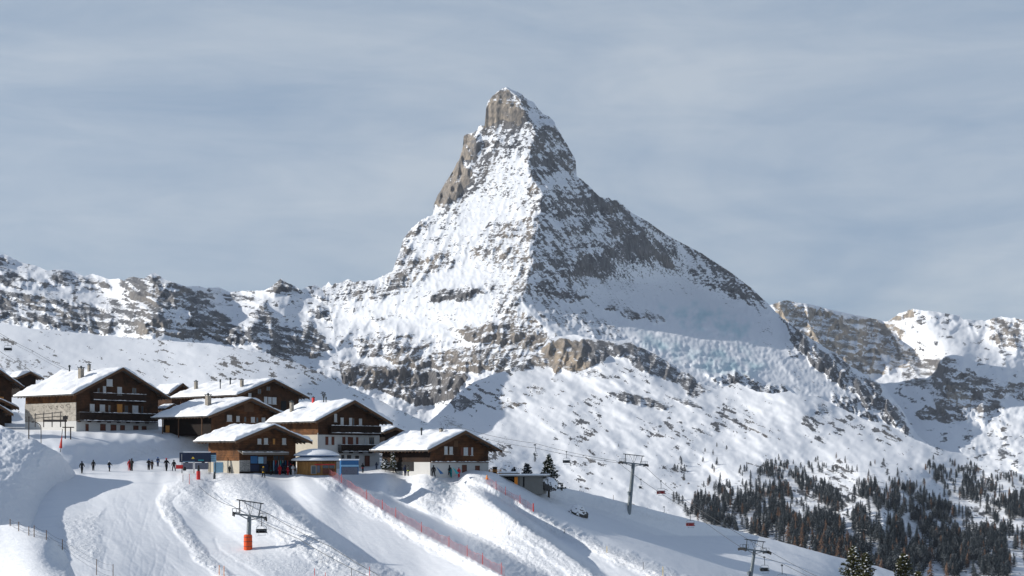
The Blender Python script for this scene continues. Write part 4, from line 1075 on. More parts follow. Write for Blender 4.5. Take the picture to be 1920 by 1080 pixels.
        for j in range(nyy - 1):
            for i in range(nx - 1):
                a = j * nx + i; f.append((a, a + 1, a + nx + 1, a + nx))
        rim = [i for i in range(nx)] + [j * nx + nx - 1 for j in range(1, nyy)] + [(nyy - 1) * nx + i for i in range(nx - 2, -1, -1)] + [j * nx for j in range(nyy - 2, 0, -1)]
        for a, b_ in zip(rim, rim[1:] + rim[:1]): f.append((b_, a, a + n, b_ + n))
        sb = MB(); sb.add(v, f)
        so = sb.build('roof_snow', M['snow'], rf, smooth=True)
        s.rf = rf
        return rf
    def roof_hit(s, px, py):
        """where the ray through a pixel meets the left roof slope (local coordinates)"""
        o = Vector((-s.A.x, -s.A.y, -s.z0)); d = Vector(((px - CX) / F, 1, (HY - py) / F))
        c, n = s.c, s.s
        lo = Vector((o.x * c + o.y * n, -o.x * n + o.y * c, o.z)); ld = Vector((d.x * c + d.y * n, -d.x * n + d.y * c, d.z))
        zc = s.H + 0.222 + s.snow_t * 0.9
        k = (zc + lo.x * s.t - lo.z) / (ld.z - ld.x * s.t)
        return lo + ld * k, k
    def chimney(s, x0, x1, ytop, ybot, kind='stone'):
        p, k = s.roof_hit((x0 + x1) / 2, ybot)
        w = (x1 - x0) / F * k * 0.72; h = (ybot - ytop) / F * k
        p.x = min(p.x, s.W / 2 - 0.1)
        z0 = s.H + p.x * s.t
        h = max(h + (p.z - z0), 0.8)
        w2 = w / 2
        if kind == 'pipe':
            mb = MB(); mb.bar((p.x, p.y, z0), (p.x, p.y, z0 + h * 0.82), w2 * 0.7, n=10)
            ch = mb.build('chimney', M['dark_steel'], s.rf)
            c2 = MB(); c2.bar((p.x, p.y, z0 + h * .78), (p.x, p.y, z0 + h), w2 * 1.3, n=10, r2=w2 * 1.0)
            c2.build('chimney_cap', M['dark_steel'], ch)
        else:
            mb = MB(); mb.box(p.x - w2, p.x + w2, p.y - w2, p.y + w2, z0, z0 + h * 0.86)
            ch = mb.build('chimney', M['red'] if kind == 'red' else M['chim'], s.rf)
            c2 = MB(); c2.box(p.x - w2 * 1.25, p.x + w2 * 1.25, p.y - w2 * 1.25, p.y + w2 * 1.25, z0 + h * .90, z0 + h * 0.95)
            for a in (-1, 1):
                for b in (-1, 1): c2.box(p.x + a * w2 * .8 - .06, p.x + a * w2 * .8 + .06, p.y + b * w2 * .8 - .06, p.y + b * w2 * .8 + .06, z0 + h * .86, z0 + h * .90)
            c2.bar((p.x, p.y, z0 + h * .95), (p.x, p.y, z0 + h * 1.03), w2 * .5, n=8)
            c2.build('chimney_cap', M['dark_steel'], ch)
        return ch
    def _rect(s, r, d=0.0):
        x0, y0, x1, y1 = r
        a, b = s.gx(x0, d), s.gx(x1, d); xm = (x0 + x1) / 2
        return a, b, s.gz(xm, y1, d), s.gz(xm, y0, d)
    def window(s, r, style='curtain', shutters=False, side=False, label=None, inset=None):
        a, b, z0, z1 = s._rect(r)
        fw = 0.07
        def T(mb):
            return mb
        mb = MB()
        mb.box(a, b, -0.07, 0.02, z0, z0 + fw).box(a, b, -0.07, 0.02, z1 - fw, z1).box(a, a + fw, -0.069, 0.02, z0 + fw, z1 - fw).box(b - fw, b, -0.069, 0.02, z0 + fw, z1 - fw)
        m = (a + b) / 2
        if b - a > 0.7: mb.box(m - .035, m + .035, -0.066, 0.02, z0 + fw, z1 - fw)
        mb.box(a - .08, b + .08, -0.14, 0.0, z0 - .07, z0)
        fmat = {'dark': 'trim', 'warm': 'trim'}.get(style, 'frame')
        w = mb.build('window', M[fmat], s.root)
        pane = MB(); pane.box(a + fw, b - fw, -0.035, 0.01, z0 + fw, z1 - fw)
        pane.build('pane', M[{'curtain': 'curtain', 'dark': 'glass', 'warm': 'amber'}[style]], w)  # warm style: the lit look of the window is painted in amber
        if shutters:
            sw = (b - a) * (0.55 if shutters is True else shutters)
            for x_, y_ in ((a - sw - .06, a - .06), (b + .06, b + sw + .06)):
                sh = MB(); sh.box(x_, y_, -0.09, -0.03, z0 - .03, z1 + .03)
                for k in range(5):
                    zz = z0 + (z1 - z0) * (k + .5) / 5
                    sh.box(x_ + .05, y_ - .05, -0.11, -0.088, zz - .07, zz + .07)
                sh.build('shutter', M['shutter'], w)
        if label: w['label'] = label
        return w
    def door(s, r, mat='shutter', name='door'):
        a, b, z0, z1 = s._rect(r)
        mb = MB(); mb.box(a, b, -0.05, 0.02, z0, z1)
        mb.box(a + .08, b - .08, -0.075, -0.049, z0 + .12, z0 + (z1 - z0) * .45).box(a + .08, b - .08, -0.075, -0.049, z0 + (z1 - z0) * .52, z1 - .12)
        d = mb.build(name, M[mat], s.root)
        f = MB(); f.box(a - .09, a - .002, -0.09, 0.02, z0, z1 + .09).box(b + .002, b + .09, -0.09, 0.02, z0, z1 + .09).box(a - .002, b + .002, -0.088, 0.02, z1 + .002, z1 + .09)
        f.build('frame', M['trim'], d)
        h = MB(); h.bar((b - .2, -.12, z0 + 1.0), (b - .1, -.12, z0 + 1.0), .025)
        h.build('handle', M['dark_steel'], d)
        return d
    def panel(s, name, r, mat, d=0.06, depth=0.05, label=None):
        a, b, z0, z1 = s._rect(r, d)
        mb = MB(); mb.box(a, b, -d, -d + depth, z0, z1)
        o = mb.build(name, M[mat], s.root)
        if label: o['label'] = label
        return o
    def balcony(s, r, depth=1.1, snow=True, solid=False, label=None):
        a, b, z0, z1 = s._rect(r, depth)
        a = max(a, -0.6); b = min(b, s.W + 0.3)
        mb = MB()
        mb.box(a, b, -depth, -0.02, z0, z0 + .14)
        k = a + .3
        while k < b:                                    # brackets
            mb.box(k - .07, k + .07, -depth + .1, -0.02, z0 - .18, z0 - .002); k += 2.2
        bal = mb.build('balcony', M['beam'], s.root)
        rl = MB()
        rl.box(a, b, -depth - .03, -depth + .06, z1 - .08, z1).box(a, b, -depth, -depth + .05, z0 + .22, z0 + .30)
        n = int((b - a) / (0.17 if not solid else 0.19))
        for i in range(n + 1):
            x = a + (b - a) * i / n; w_ = 0.045 if not solid else 0.083
            rl.box(x - w_, x + w_, -depth + .005, -depth + .035, z0 + .12, z1 - .081)
        for x in (a, b):
            rl.box(x - .04, x + .04, -depth + .03, -0.02, z1 - .085, z1 - .005)
            for j in range(4): rl.box(x - .02, x + .02, -depth + .2 + j * .25, -depth + .28 + j * .25, z0 + .14, z1 - .09)
        rl.build('railing', M['board'] if solid else M['beam'], bal)
        if snow:
            sn = MB()
            strip(sn, a, b, -depth - .05, -depth + .09, z1, .02, .13)
            sn.build('snow', M['snow'], bal)
            sn = MB(); strip(sn, a, b, -depth - .06, -depth + .0, z0 + .13, .03, .14); sn.build('snow', M['snow'], bal)
        return bal
M['chim'] = masonry('chimney_stone', (0.20, 0.18, 0.15), (0.34, 0.30, 0.25), 3.0, (0.26, 0.24, 0.21))

HG = 'chalets of the ski village'
# --- the large chalet on the left
b = Chalet('large brown timber chalet with a pale stone side wall, biggest on the left', 283, 143, 297, 47, 808, 741, 691, 52, 1.7, 1.5, group=HG)
zp = b.gz(143, 789)
b.wall('ground_floor', M['plaster'], 0, zp, below=1.5)
b.wall('timber_storeys', M['log'], zp, 0, True, 0.05, M['side'])
sz1 = b.sz(100, 756); szb = b.sz(100, 790)
mb = MB(); mb.box(-0.06, 0.04, 0.02, b.L - 0.02, zp, sz1); mb.build('stone_wall', M['stone'], b.root)
for (cx_, cy_, sc) in ((96, 765, 1.0), (108, 763, .6), (117, 763.5, 1.0), (129, 762, 1.4)):
    y_ = b.sy(cx_); z_ = b.sz(cx_, cy_)
    pts = [(-0.09, y_ + sc * .55 * math.cos(a_) * (1 - a_ / 9), z_ + sc * .42 * math.sin(a_) * (1 - a_ / 9)) for a_ in [k * .7 for k in range(11)]]
    dec = MB(); dec.tube(pts, .035, n=4); dec.build('scroll_ornament', M['grey_wood'], b.root)
b.roof(1)
b.chimney(146.5, 157.5, 687, 708); b.chimney(164, 170, 682, 696); b.chimney(127.5, 133, 684.5, 695.5, 'pipe')
for r, st in (((199.6, 711, 210.7, 724), 'curtain'), ((193, 724, 198.5, 738), 'curtain'), ((219.8, 725.5, 228.2, 741), 'curtain'), ((168.5, 757.5, 177, 771), 'curtain'), ((187, 758.5, 196.5, 771.5), 'curtain'), ((202, 759, 207.5, 773), 'dark'),
              ((233, 760, 240, 774), 'dark'), ((248, 760.5, 259, 775), 'curtain'), ((264, 761, 269, 776), 'dark'), ((247, 727, 256, 740), 'dark'), ((182, 727, 187, 738), 'dark')):
    b.window(r, st)
b.door((219, 758, 229, 775), 'amber')
b.balcony((176, 738, 274, 752.5)); b.balcony((150, 774.5, 296, 791), solid=True)
for r in ((161, 796, 165, 808), (188.5, 796, 197, 809.5), (208, 797, 217, 811), (226, 798, 233, 813.5), (250.5, 799, 258.5, 814.5), (266.5, 800, 273.5, 815)): b.door(r)
post = MB()
for zz in (0.15,):
    post.bar((-2.2, b.L * .15, 0), (-2.2, b.L * .15, 1.2), .09).bar((-2.2, b.L * .75, 0.5), (-2.2, b.L * .75, 2.0), .09).bar((-2.2, b.L * .1, 1.1), (-2.2, b.L * .85, 1.9), .06)
big = b

# --- the chalet behind with four chimneys
b = Chalet('chalet at the back with four chimneys on its long snowy roof and a dark gable', 312, 449, 560, 338, 806, 742, 712.5, 48, 1.7, 1.5, group=HG)
b.wall('timber_storeys', M['log'], 0, 0, True); b.roof(2)
for r, st in (((465.5, 737, 471, 745), 'curtain'), ((482.7, 729, 489.5, 739), 'dark'), ((499, 724.5, 506.7, 733), 'dark'), ((495, 744, 501, 757), 'curtain'), ((502.5, 744.5, 509, 757.5), 'curtain'), ((510.5, 745, 518, 758), 'curtain')): b.window(r, st)
b.chimney(364, 371, 713, 729); b.chimney(411, 415, 711, 729, 'pipe'); b.chimney(429, 434.5, 708, 720, 'pipe'); b.chimney(450, 457, 710, 726)
b.panel('dark_door', (527, 752, 537, 770), 'black')

# --- the middle chalet
b = Chalet('chalet in the middle with five gable windows and an open barn under its left eave', 281, 396, 525, 306, 816, 782, 748.5, 48, 1.8, 1.7, group=HG)
zz = b.sz(350, 800)
b.wall('timber_storeys', M['log_warm'], 0, 0, True, side_mat=M['board']); b.roof(3, 2.2)
for k, px_ in enumerate((316, 346, 390)):
    y_ = b.sy(px_); mb = MB(); mb.bar((-1.35, y_, -0.4), (-1.35, y_, b.H - .75), .11, n=6); mb.build('barn_post', M['trim'], b.root)
mb = MB(); mb.box(-0.06, 0.0, b.sy(318), b.sy(311), b.sz(314, 811), b.sz(314, 798)); mb.build('lit_panel', M['amber'], b.root)  # amber slab; the orange lit look is put into its colour
for r, st in (((425.5, 778, 434.5, 790), 'curtain'), ((443, 780, 449, 790.5), 'curtain'), ((457, 781, 462, 792), 'dark'), ((470.5, 782, 477.5, 792), 'curtain'), ((479.5, 782.5, 484.5, 793), 'dark'), ((490.5, 783, 497, 793.5), 'curtain')): b.window(r, st)
b.panel('gable_panel', (458, 756, 476, 772), 'trim')
b.chimney(384.5, 396, 738, 759); 

# --- roofs glimpsed between and beside them
b = Chalet('small snowed-in roof between the large chalet and the one with four chimneys', 335, 322, 352, 292, 775, 740, 720, 48, 1.4, 1.2, group=HG)
b.wall('timber_storeys', M['log'], 0, 0, True); b.roof(4)
b = Chalet('little brown hut peeping out behind the middle chalet, close to the large chalet', 303, 312, 333, 304, 785, 768, 759, 48, 0.8, 0.7, group=HG, snow=.35)
b.wall('timber_storeys', M['log_warm'], 0, 0, True); b.roof(5)
b = Chalet('small chalet roof behind the dark house at the left edge', 335, 37, 67, -12, 742, 709, 698, 50, 1.3, 1.2, group=HG)
b.wall('timber_storeys', M['board'], 0, 0, True); b.roof(6)
b = Chalet('dark timber house cut off by the left edge of the picture', 300, -70, 22, -130, 792, 722, 684, 50, 1.8, 1.5, group=HG)
b.wall('timber_storeys', M['log'], 0, 0, True); b.roof(7)
b.window((-14, 742, -5, 754), 'dark'); b.panel('lit_panel', (0, 744, 7, 748.5), 'amber')  # orange light on the dark gable, painted as an amber slab
b = Chalet('low shed with blue shaded snow on its roof, just left of the large chalet', 290, -30, 22, -60, 792, 765, 750, 50, 1.0, 0.9, group='sheds at the left edge', snow=.4, name='shed')
b.wall('timber_walls', M['board'], 0, 0, True); b.roof(8); b.root['category'] = 'shed'
b = Chalet('nearest dark shed at the left edge, snow on its drooping roof', 262, -50, 9, -80, 806, 776, 752, 50, 1.1, 0.9, group='sheds at the left edge', snow=.45, name='shed')
b.wall('timber_walls', M['board'], 0, 0, True); b.roof(9); b.root['category'] = 'shed'

# --- white chalet with two balconies
b = Chalet('tall chalet of white plaster below and timber above, with two balconies', 266, 596.3, 711.6, 520, 877, 792, 752.5, 45, 1.7, 1.6, group=HG)
zp = b.gz(596.3, 815)
b.wall('plaster_storeys', M['plaster'], 0, zp, below=1.0, side_mat=M['cream'])
b.wall('timber_storeys', M['log'], zp, 0, True, 0.06, M['side']); b.roof(10)
mb = MB(); mb.bar((-0.12, -0.12, 0), (-0.12, -0.12, zp + .3), .07, n=8); mb.build('drainpipe', M['frame'], b.root)
for r, st in (((626.5, 776, 631.5, 791), 'curtain'), ((638.4, 783, 644, 797), 'curtain'), ((654.4, 783.5, 660, 798), 'curtain'), ((660.8, 784, 664.5, 798), 'dark'), ((673, 785, 678.4, 801), 'curtain')): b.window(r, st)
for r, sh in (((615.5, 819, 621, 834), .9), ((647.5, 819.5, 651.5, 833), 1.3), ((662, 820, 667, 833.5), .8), ((683, 821, 686.6, 833.5), False), ((692.5, 820, 701, 834), False)):
    b.window(r, 'curtain' if r[0] < 690 else 'dark', sh)
b.balcony((622, 798.5, 714, 813.5), solid=True); b.balcony((641, 834, 714, 848), solid=True)
for r in ((640, 853, 645, 859.5), (650.6, 853.5, 658, 861.5), (666, 854.5, 672.6, 862.5)): b.window(r, 'dark')
b.door((684.4, 855.4, 692, 874))
b.chimney(543, 551, 751, 772); b.chimney(584.6, 590, 743.5, 753, 'red'); b.chimney(604.7, 609, 742, 753, 'pipe'); b.chimney(609.5, 613, 744, 754, 'pipe')
white = b

# --- small one behind, right chalet
b = Chalet('small dark chalet tucked behind the tall white-plastered one, just at its right', 288, 722, 750, 700, 850, 812, 803, 45, 1.1, 1.0, group=HG, snow=.4)
b.wall('timber_storeys', M['board'], 0, 0, True); b.roof(11)
b = Chalet('rightmost chalet, red-brown gable with white windows above a grey plaster floor', 256, 806.5, 916, 716, 887, 846, 809.5, 42, 1.7, 1.6, group=HG)
zp = b.gz(806.5, 866.5)
b.wall('ground_floor', M['plaster'], 0, zp, below=1.0, side_mat=M['plaster'])
b.wall('timber_storeys', M['log_warm'], zp, 0, True, 0.05, M['board'])
y1 = b.sy(776)
mb = MB(); mb.box(-0.05, 0.0, y1, b.L, 0.3, zp + .01); mb.build('barn_opening_shade', M['black'], b.root)  # solid black slab; the open barn's inner shade is painted on
b.roof(12)
for r, sh in (((833, 837, 839, 852), False), ((842.5, 837.7, 848.7, 852), False), ((869, 839, 877, 853.8), .7), ((881.5, 839, 886.5, 854), False)): b.window(r, 'curtain', sh)
b.door((867, 872.5, 874, 888)); b.door((891.5, 874, 898.3, 887), 'shutter', 'hatch')
b.chimney(787.5, 793, 802, 817, 'pipe'); b.chimney(823.5, 831, 802.5, 811)
sn = MB(); strip(sn, .2, b.W - .2, -.22, -.051, zp, .02, .2)
sn.build('snow', M['snow'], b.root)
sl = MB(); sl.box(0.1, b.W - .1, -.25, -.04, zp - .12, zp - .003); sl.build('ledge', M['trim'], b.root)
b.panel('gable_panel', (851, 826, 859, 838), 'trim')

# --- the ski lodge in front
b = Chalet('low ski lodge in front, with a slatted canopy over its shop windows', 249, 448.5, 555, 390, 883.5, 829, 798.5, 46, 2.0, 1.8, group=HG)
zp = b.sz(420, 864)
b.wall('ground_floor', M['board'], 0, zp, below=1.0, side_mat=M['cream'])
b.wall('timber_storeys', M['log_warm'], zp, 0, True, 0.04, M['side']); b.roof(13, 0.6)
for r, st in (((482.7, 822.5, 489.5, 832.5), 'curtain'), ((495, 821.5, 502, 833), 'curtain'), ((510.7, 822, 516, 834), 'warm'), ((529, 821.5, 536, 833.5), 'curtain')): b.window(r, st)
a_, b_, z0_, z1_ = b._rect((454.5, 847, 541, 851.5), 1.3)
mb = MB()
for k in range(2): pass
mb.add([(a_, -1.3, z0_), (b_, -1.3, z0_), (b_, 0, z0_ + .5), (a_, 0, z0_ + .5), (a_, -1.3, z0_ + .12), (b_, -1.3, z0_ + .12), (b_, 0, z0_ + .62), (a_, 0, z0_ + .62)], [(0, 3, 2, 1), (4, 5, 6, 7), (0, 1, 5, 4), (2, 3, 7, 6), (1, 2, 6, 5), (3, 0, 4, 7)])
mb.box(a_, b_, -1.42, -1.30, z0_ - .12, z0_ + .30)
cn_ = mb.build('canopy', M['grey_wood'], b.root)
mb = MB(); strip(mb, a_, b_, -1.44, -1.30, z0_ + .30, .03, .14)
mb.build('snow', M['snow'], cn_)
b.panel('stone_plinth', (449, 863, 469, 884), 'grey_stone', .10, .09)
b.panel('blue_shop_window', (470, 855, 483, 869), 'blue', .05)
b.panel('shop_curtain', (484.5, 856.5, 494, 869), 'sky_blue', .05)
b.panel('shop_poster', (495, 856, 500, 870), 'poster', .05)
b.panel('dark_counter', (469.5, 871, 503, 884), 'navy', .07)
b.window((512, 854, 522, 863), 'dark'); b.window((523, 854.5, 533, 863.5), 'dark')
b.panel('ski_rack_wall', (511, 867, 544, 884), 'navy', .06)
for x_ in (505.5, 547, 552):
    xx = b.gx(x_); mb = MB(); mb.box(xx - .12, xx + .12, -.25, -.02, -0.2, zp); mb.build('post', M['beam'], b.root)
for k, x_ in enumerate((513, 517, 522, 526, 530, 535, 539)):
    xx = b.gx(x_, .3); mb = MB(); mb.box(xx - .05, xx + .01, -.32, -.28, 0, 1.75).box(xx + .05, xx + .11, -.32, -.28, 0, 1.7)
    mb.build('racked_ski', M[('sky_blue', 'red', 'frame', 'teal', 'frame', 'blue', 'red')[k]], b.root)
lodge = b
bg = Chalet.panel(b, 'lodge_door', (486, 871, 492, 884), 'black', .09)

# ------------------------------------------------------------------ round kiosk
def octa(r, z, n=8, ph=0.0): return [(r * math.cos(2 * math.pi * (i + .5) / n + ph), r * math.sin(2 * math.pi * (i + .5) / n + ph), z) for i in range(n)]
def rings(mb, rs, m=0, cap=True):
    n = len(rs[0]); vs = [p for r in rs for p in r]; fs = []
    for k in range(len(rs) - 1):
        for i in range(n): fs.append((k * n + i, k * n + (i + 1) % n, (k + 1) * n + (i + 1) % n, (k + 1) * n + i))
    if cap: fs.append(tuple(range((len(rs) - 1) * n, len(rs) * n))); fs.append(tuple(range(n - 1, -1, -1)))
    return mb.add(vs, fs, m)
KD = depth_at('ski_slope', 596, 888)
kz = (HY - 888) / F * KD + 0.35
kio = empty('kiosk', ((594 - CX) / F * KD, KD, kz), 0, 'round honey-coloured wooden kiosk with a two-tiered snow-covered roof', 'kiosk')
kpx = KD / F
mb = MB(); rings(mb, [octa(3.15, -0.6), octa(3.15, 1.75)]); mb.build('wall', M['honey'], kio)
mb = MB(); rings(mb, [octa(4.1, 1.62), octa(4.1, 1.78), octa(2.6, 2.35)]); kr = mb.build('lower_roof', M['beam'], kio)
mb = MB(); rings(mb, [octa(4.15, 1.79, 24), octa(4.2, 1.92, 24), octa(3.9, 2.1, 24), octa(2.5, 2.55, 24)]); mb.build('roof_snow', M['snow'], kr, smooth=True)
mb = MB(); rings(mb, [octa(2.35, 2.3), octa(2.35, 2.62)]); mb.build('lantern_wall', M['board'], kio)
mb = MB(); rings(mb, [octa(3.7, 2.50), octa(3.7, 2.62), octa(0.4, 3.3)]); kr2 = mb.build('upper_roof', M['blue'], kio)
mb = MB(); rings(mb, [octa(3.72, 2.63, 24), octa(3.75, 2.72, 24), octa(3.4, 2.95, 24), octa(2.4, 3.4, 24), octa(1.2, 3.68, 24), octa(0.4, 3.74, 24)]); mb.build('roof_snow', M['snow'], kr2, smooth=True)
def kpanel(name, x0, y0, x1, y1, mat, yy=-3.0, parent=kio, th=.08):
    dd = KD + yy
    a, b2 = (x0 - CX) / F * dd - kio.location.x, (x1 - CX) / F * dd - kio.location.x
    z0, z1 = (HY - y1) / F * dd - kz, (HY - y0) / F * dd - kz
    mb = MB(); mb.box(a, b2, yy, yy + th, z0, z1); return mb.build(name, M[mat], parent)
kd = kpanel('door', 584, 874, 592, 888, 'glass', -3.06); kpanel('door_frame', 583, 873, 593, 888.5, 'frame', -3.0, kd)
kpanel('serving_hatch', 604.5, 879, 616, 888.5, 'shutter', -3.04); kpanel('serving_hatch', 617, 879, 628, 888.5, 'shutter', -3.02)
kpanel('window', 605, 872.5, 616, 878, 'glass', -3.03); kpanel('window', 617.5, 872.5, 627, 878, 'glass', -3.01)
kpanel('notice', 594.5, 873, 600, 886, 'poster', -3.05); kpanel('sign_strip', 590, 870, 628, 872, 'red', -3.1)
for i in range(8):
    x_, y_, _ = octa(3.2, 0)[i]; mb = MB(); mb.box(x_ - .1, x_ + .1, y_ - .1, y_ + .1, -.5, 1.7); mb.build('corner_post', M['honey'], kio)

# blue container beside it
D_ = 246.0; z_ = (HY - 890) / F * D_
cont = empty('container', ((656 - CX) / F * D_, D_, z_), rad(12), 'pale blue open-fronted container stall right of the kiosk', 'container')
h_ = 27 / F * D_; w_ = 33 / F * D_
mb = MB(); mb.box(-w_ / 2, w_ / 2, 0, 2.2, 0, h_); mb.build('shell', M['blue'], cont)
mb = MB(); mb.box(-w_ / 2 + .1, w_ / 2 - .15, -.04, 0.0, .02, h_ * .52); mb.build('picture_panel', M['poster'], cont)
mb = MB(); mb.box(-w_ / 2, w_ / 2, -.12, -0.002, h_ * .56, h_ * .68); mb.build('white_shelf', M['sky_blue'], cont)
mb = MB(); mb.box(-w_ / 2 - .1, w_ / 2 + .1, -.15, 2.3, h_, h_ + .22); mb.build('roof_snow', M['snow'], cont)

# ------------------------------------------------------------------ information board
D_ = 250.0; z_ = (HY - 884) / F * D_
brd = empty('information_board', ((366 - CX) / F * D_, D_, z_), rad(8), 'long dark navy information board on posts, with a row of picture panels under it', 'notice board')
w_ = 58 / F * D_; zb = (884 - 866.5) / F * D_; zt = (884 - 848.5) / F * D_
mb = MB(); mb.box(-w_ / 2, w_ / 2, 0, .25, zb, zt); body = mb.build('board', M['navy'], brd)
mb = MB(); mb.box(-w_ / 2 + .6, w_ / 2 - .05, -.05, .35, zt, zt + .16); mb.build('snow', M['snow'], body)
mb = MB(); mb.bar((-.35, -.03, zb + .68), (-.35, 0, zb + .68), .17, n=14).box(-.62, -.08, -.02, -.001, zb + .55, zb + .60); mb.build('sun_emblem', M['yellow'], body)
mb = MB()
for k in range(8): mb.box(.48 + k * .115, .56 + k * .115, -.03, -.001, zb + .22, zb + .40)
mb.build('turquoise_lettering', M['teal'], body)
mb = MB(); mb.box(-w_ / 2 + .5, -.1, -.02, -.001, zb + .10, zb + .15); mb.build('turquoise_rule', M['sky_blue'], body)
mb = MB()
for k in range(6): mb.box(-w_ / 2 + .30, -w_ / 2 + .42, -.03, -.001, zb + .25 + k * .19, zb + .36 + k * .19)
mb.build('upright_lettering', M['frame'], body)
for x_ in (-w_ / 2 + .4, -.2, w_ / 2 - .3):
    mb = MB(); mb.box(x_ - .06, x_ + .06, .05, .2, -.4, zb); mb.build('post', M['dark_steel'], brd)
for (a, b2) in ((-w_ / 2 + .55, -.35), (-.05, w_ / 2 - .4)):
    mb = MB(); mb.box(a, b2, .06, .10, .35, zb - .1); mb.build('picture_panel', M['poster'], brd)
# blue panels between board and lodge
D_ = 251.0
bp_ = empty('price_board', ((399.5 - CX) / F * D_, D_, (HY - 884) / F * D_), rad(10), 'pale blue price board with a dark header, between the navy board and the lodge', 'notice board')
mb = MB(); mb.box(-.5, .5, 0, .1, 1.55, 2.85)
mb.build('board', M['sky_blue'], bp_)
mb = MB(); mb.box(-.52, .52, -.03, .12, 2.70, 3.05); mb.build('header', M['navy'], bp_)
mb = MB()
for k in range(3): mb.box(-.42, .42, -.015, -.001, 1.70 + k * .32, 1.76 + k * .32)
mb.build('printed_lines', M['navy'], bp_)
mb = MB(); mb.box(-.45, -.35, .02, .1, -.4, 1.55).box(.35, .45, .02, .1, -.4, 1.55); mb.build('post', M['dark_steel'], bp_)
wall_ = empty('low_wall', ((409 - CX) / F * 252, 252, (HY - 884) / F * 252), rad(5), 'low pale blue snowy wall panel left of the lodge entrance', 'wall')
mb = MB(); mb.box(-.75, .85, 0, .2, -.3, 1.45); mb.build('panel', M['sky_blue'], wall_)
mb = MB(); mb.box(-.8, .9, -.05, .25, 1.45, 1.6); mb.build('snow', M['snow'], wall_)
rd = empty('safety_pad', ((336 - CX) / F * 248, 248, (HY - 879) / F * 248), 0, 'red safety mat lying against the left end of the navy board', 'safety mat')
mb = MB(); mb.box(-.55, .55, 0, .35, 0, .62); mb.box(-.5, .5, -.03, 0, .08, .25).box(-.5, .5, -.03, 0, .33, .52); mb.build('mat', M['red'], rd)
snc = empty('container_bag', ((346 - CX) / F * 248, 248, (HY - 882.5) / F * 248), 0, 'black bag standing in the snow at the foot of the navy board', 'bag')
mb = MB(); rings(mb, [octa(.22, 0, 10), octa(.3, .2, 10), octa(.22, .5, 10), octa(.08, .62, 10)]); mb.build('sack', M['rubber'], snc, smooth=True)

# ------------------------------------------------------------------ concrete building on the crest
D_ = depth_at('ski_slope', 990, 911) - 3.5
z_ = (HY - 913) / F * D_
cb_ = empty('concrete_hut', ((1018 - CX) / F * D_, D_, z_), rad(-10), 'low flat-roofed concrete lift hut with an orange door beside the snowy fir', 'hut')
def cx_(px): return (px - 1018) / F * D_
hh = (913 - 893.5) / F * D_
mb = MB(); mb.box(cx_(966), 0, 0, 4, -1.2, hh); mb.box(cx_(966) - .0, cx_(966) + .001, 0, 0.001, 0, .001); mb.build('wall', M['concrete'], cb_)
mb = MB(); mb.box(cx_(936), cx_(966) - .005, 0.6, 4, -.5, hh - .02); mb.build('open_bay_shade', M['black'], cb_)  # solid block; darkness of the bay is put into its black colour
mb = MB(); mb.box(cx_(972), cx_(973), -.03, -.001, 0, hh).box(cx_(980), cx_(983), -.03, -.001, 0, hh); mb.build('dark_doors', M['black'], cb_)
mb = MB(); mb.box(cx_(964), cx_(967.5), -.12, -.02, .15, hh - .1); mb.box(cx_(967.6), cx_(970), -.14, -.02, .1, hh - .05); mb.build('door', M['orange'], cb_)
mb = MB(); mb.box(cx_(934), .6, -.6, 4.6, hh, hh + .2); cr = mb.build('roof', M['concrete'], cb_)
mb = MB(); mb.box(cx_(933), .6, -.62, 4.6, hh + .2, hh + .42); mb.build('snow', M['snow'], cr)
D2 = depth_at('ski_slope', 945, 899) + 3
tr = empty('terrace', ((945 - CX) / F * D2, D2, (HY - 893) / F * D2), rad(-5), 'snowy sun terrace with orange timber frames right of the rightmost chalet', 'terrace')
def tx(px): return (px - 945) / F * D2
mb = MB(); mb.box(tx(935), tx(972), 0, 3, .35, .55); mb.build('deck', M['grey_wood'], tr)
mb = MB(); mb.box(tx(934), tx(968), -.1, 3, .56, .8); mb.build('snow', M['snow'], tr)
mb = MB()
for p_ in (918, 924, 931, 938): mb.box(tx(p_) - .06, tx(p_) + .06, 0, .12, -.6, 1.15)
for zz in (.4, .75, 1.0): mb.box(tx(917), tx(941), -.04, 0.0, zz, zz + .10)
mb.build('orange_frame', M['amber'], tr)
mb = MB(); mb.box(tx(923.5), tx(931), .2, 1.2, .3, 1.5); mb.box(tx(923), tx(931.5), .1, 1.3, 1.5, 1.6); mb.build('stove_hut', M['beam'], tr)
mb = MB(); mb.box(tx(925), tx(985), -.3, -.2, -.35, -.2); mb.build('step', M['snow'], tr)
for p_ in (947, 952, 957, 962): pass

# ------------------------------------------------------------------ big boulder and snow mound by the hut
def rock(name, loc, sx, sy, sz, seed, label, cat='boulder', snow=True, group=None):
    me = bpy.data.meshes.new(name); bm = bmesh.new(); bmesh.ops.create_icosphere(bm, subdivisions=4, radius=1)
    co = np.array([v.co[:] for v in bm.verts])
    d = 0.22 * fbm(co[:, 0] + co[:, 2], co[:, 1] + 0.5 * co[:, 2], 0.9, 4, 0.55, seed) + 0.12 * ridged(co[:, 0] - co[:, 1], co[:, 2], 0.7, 3, 0.5, seed + 5)
    for v, k in zip(bm.verts, d): v.co *= 1 + float(k); v.co = Vector((v.co.x * sx, v.co.y * sy, v.co.z * sz))
    for f in bm.faces: f.smooth = True
    bm.to_mesh(me)
    if snow:
        for p in me.polygons: p.material_index = 1 if p.normal.z - 0.5 * p.normal.x > -0.05 else 0
    bm.free(); me.materials.append(M['rock']); me.materials.append(M['snow'])
    o = bpy.data.objects.new(name, me); COL.objects.link(o); o.location = loc
    return tagit(o, label, cat, group)
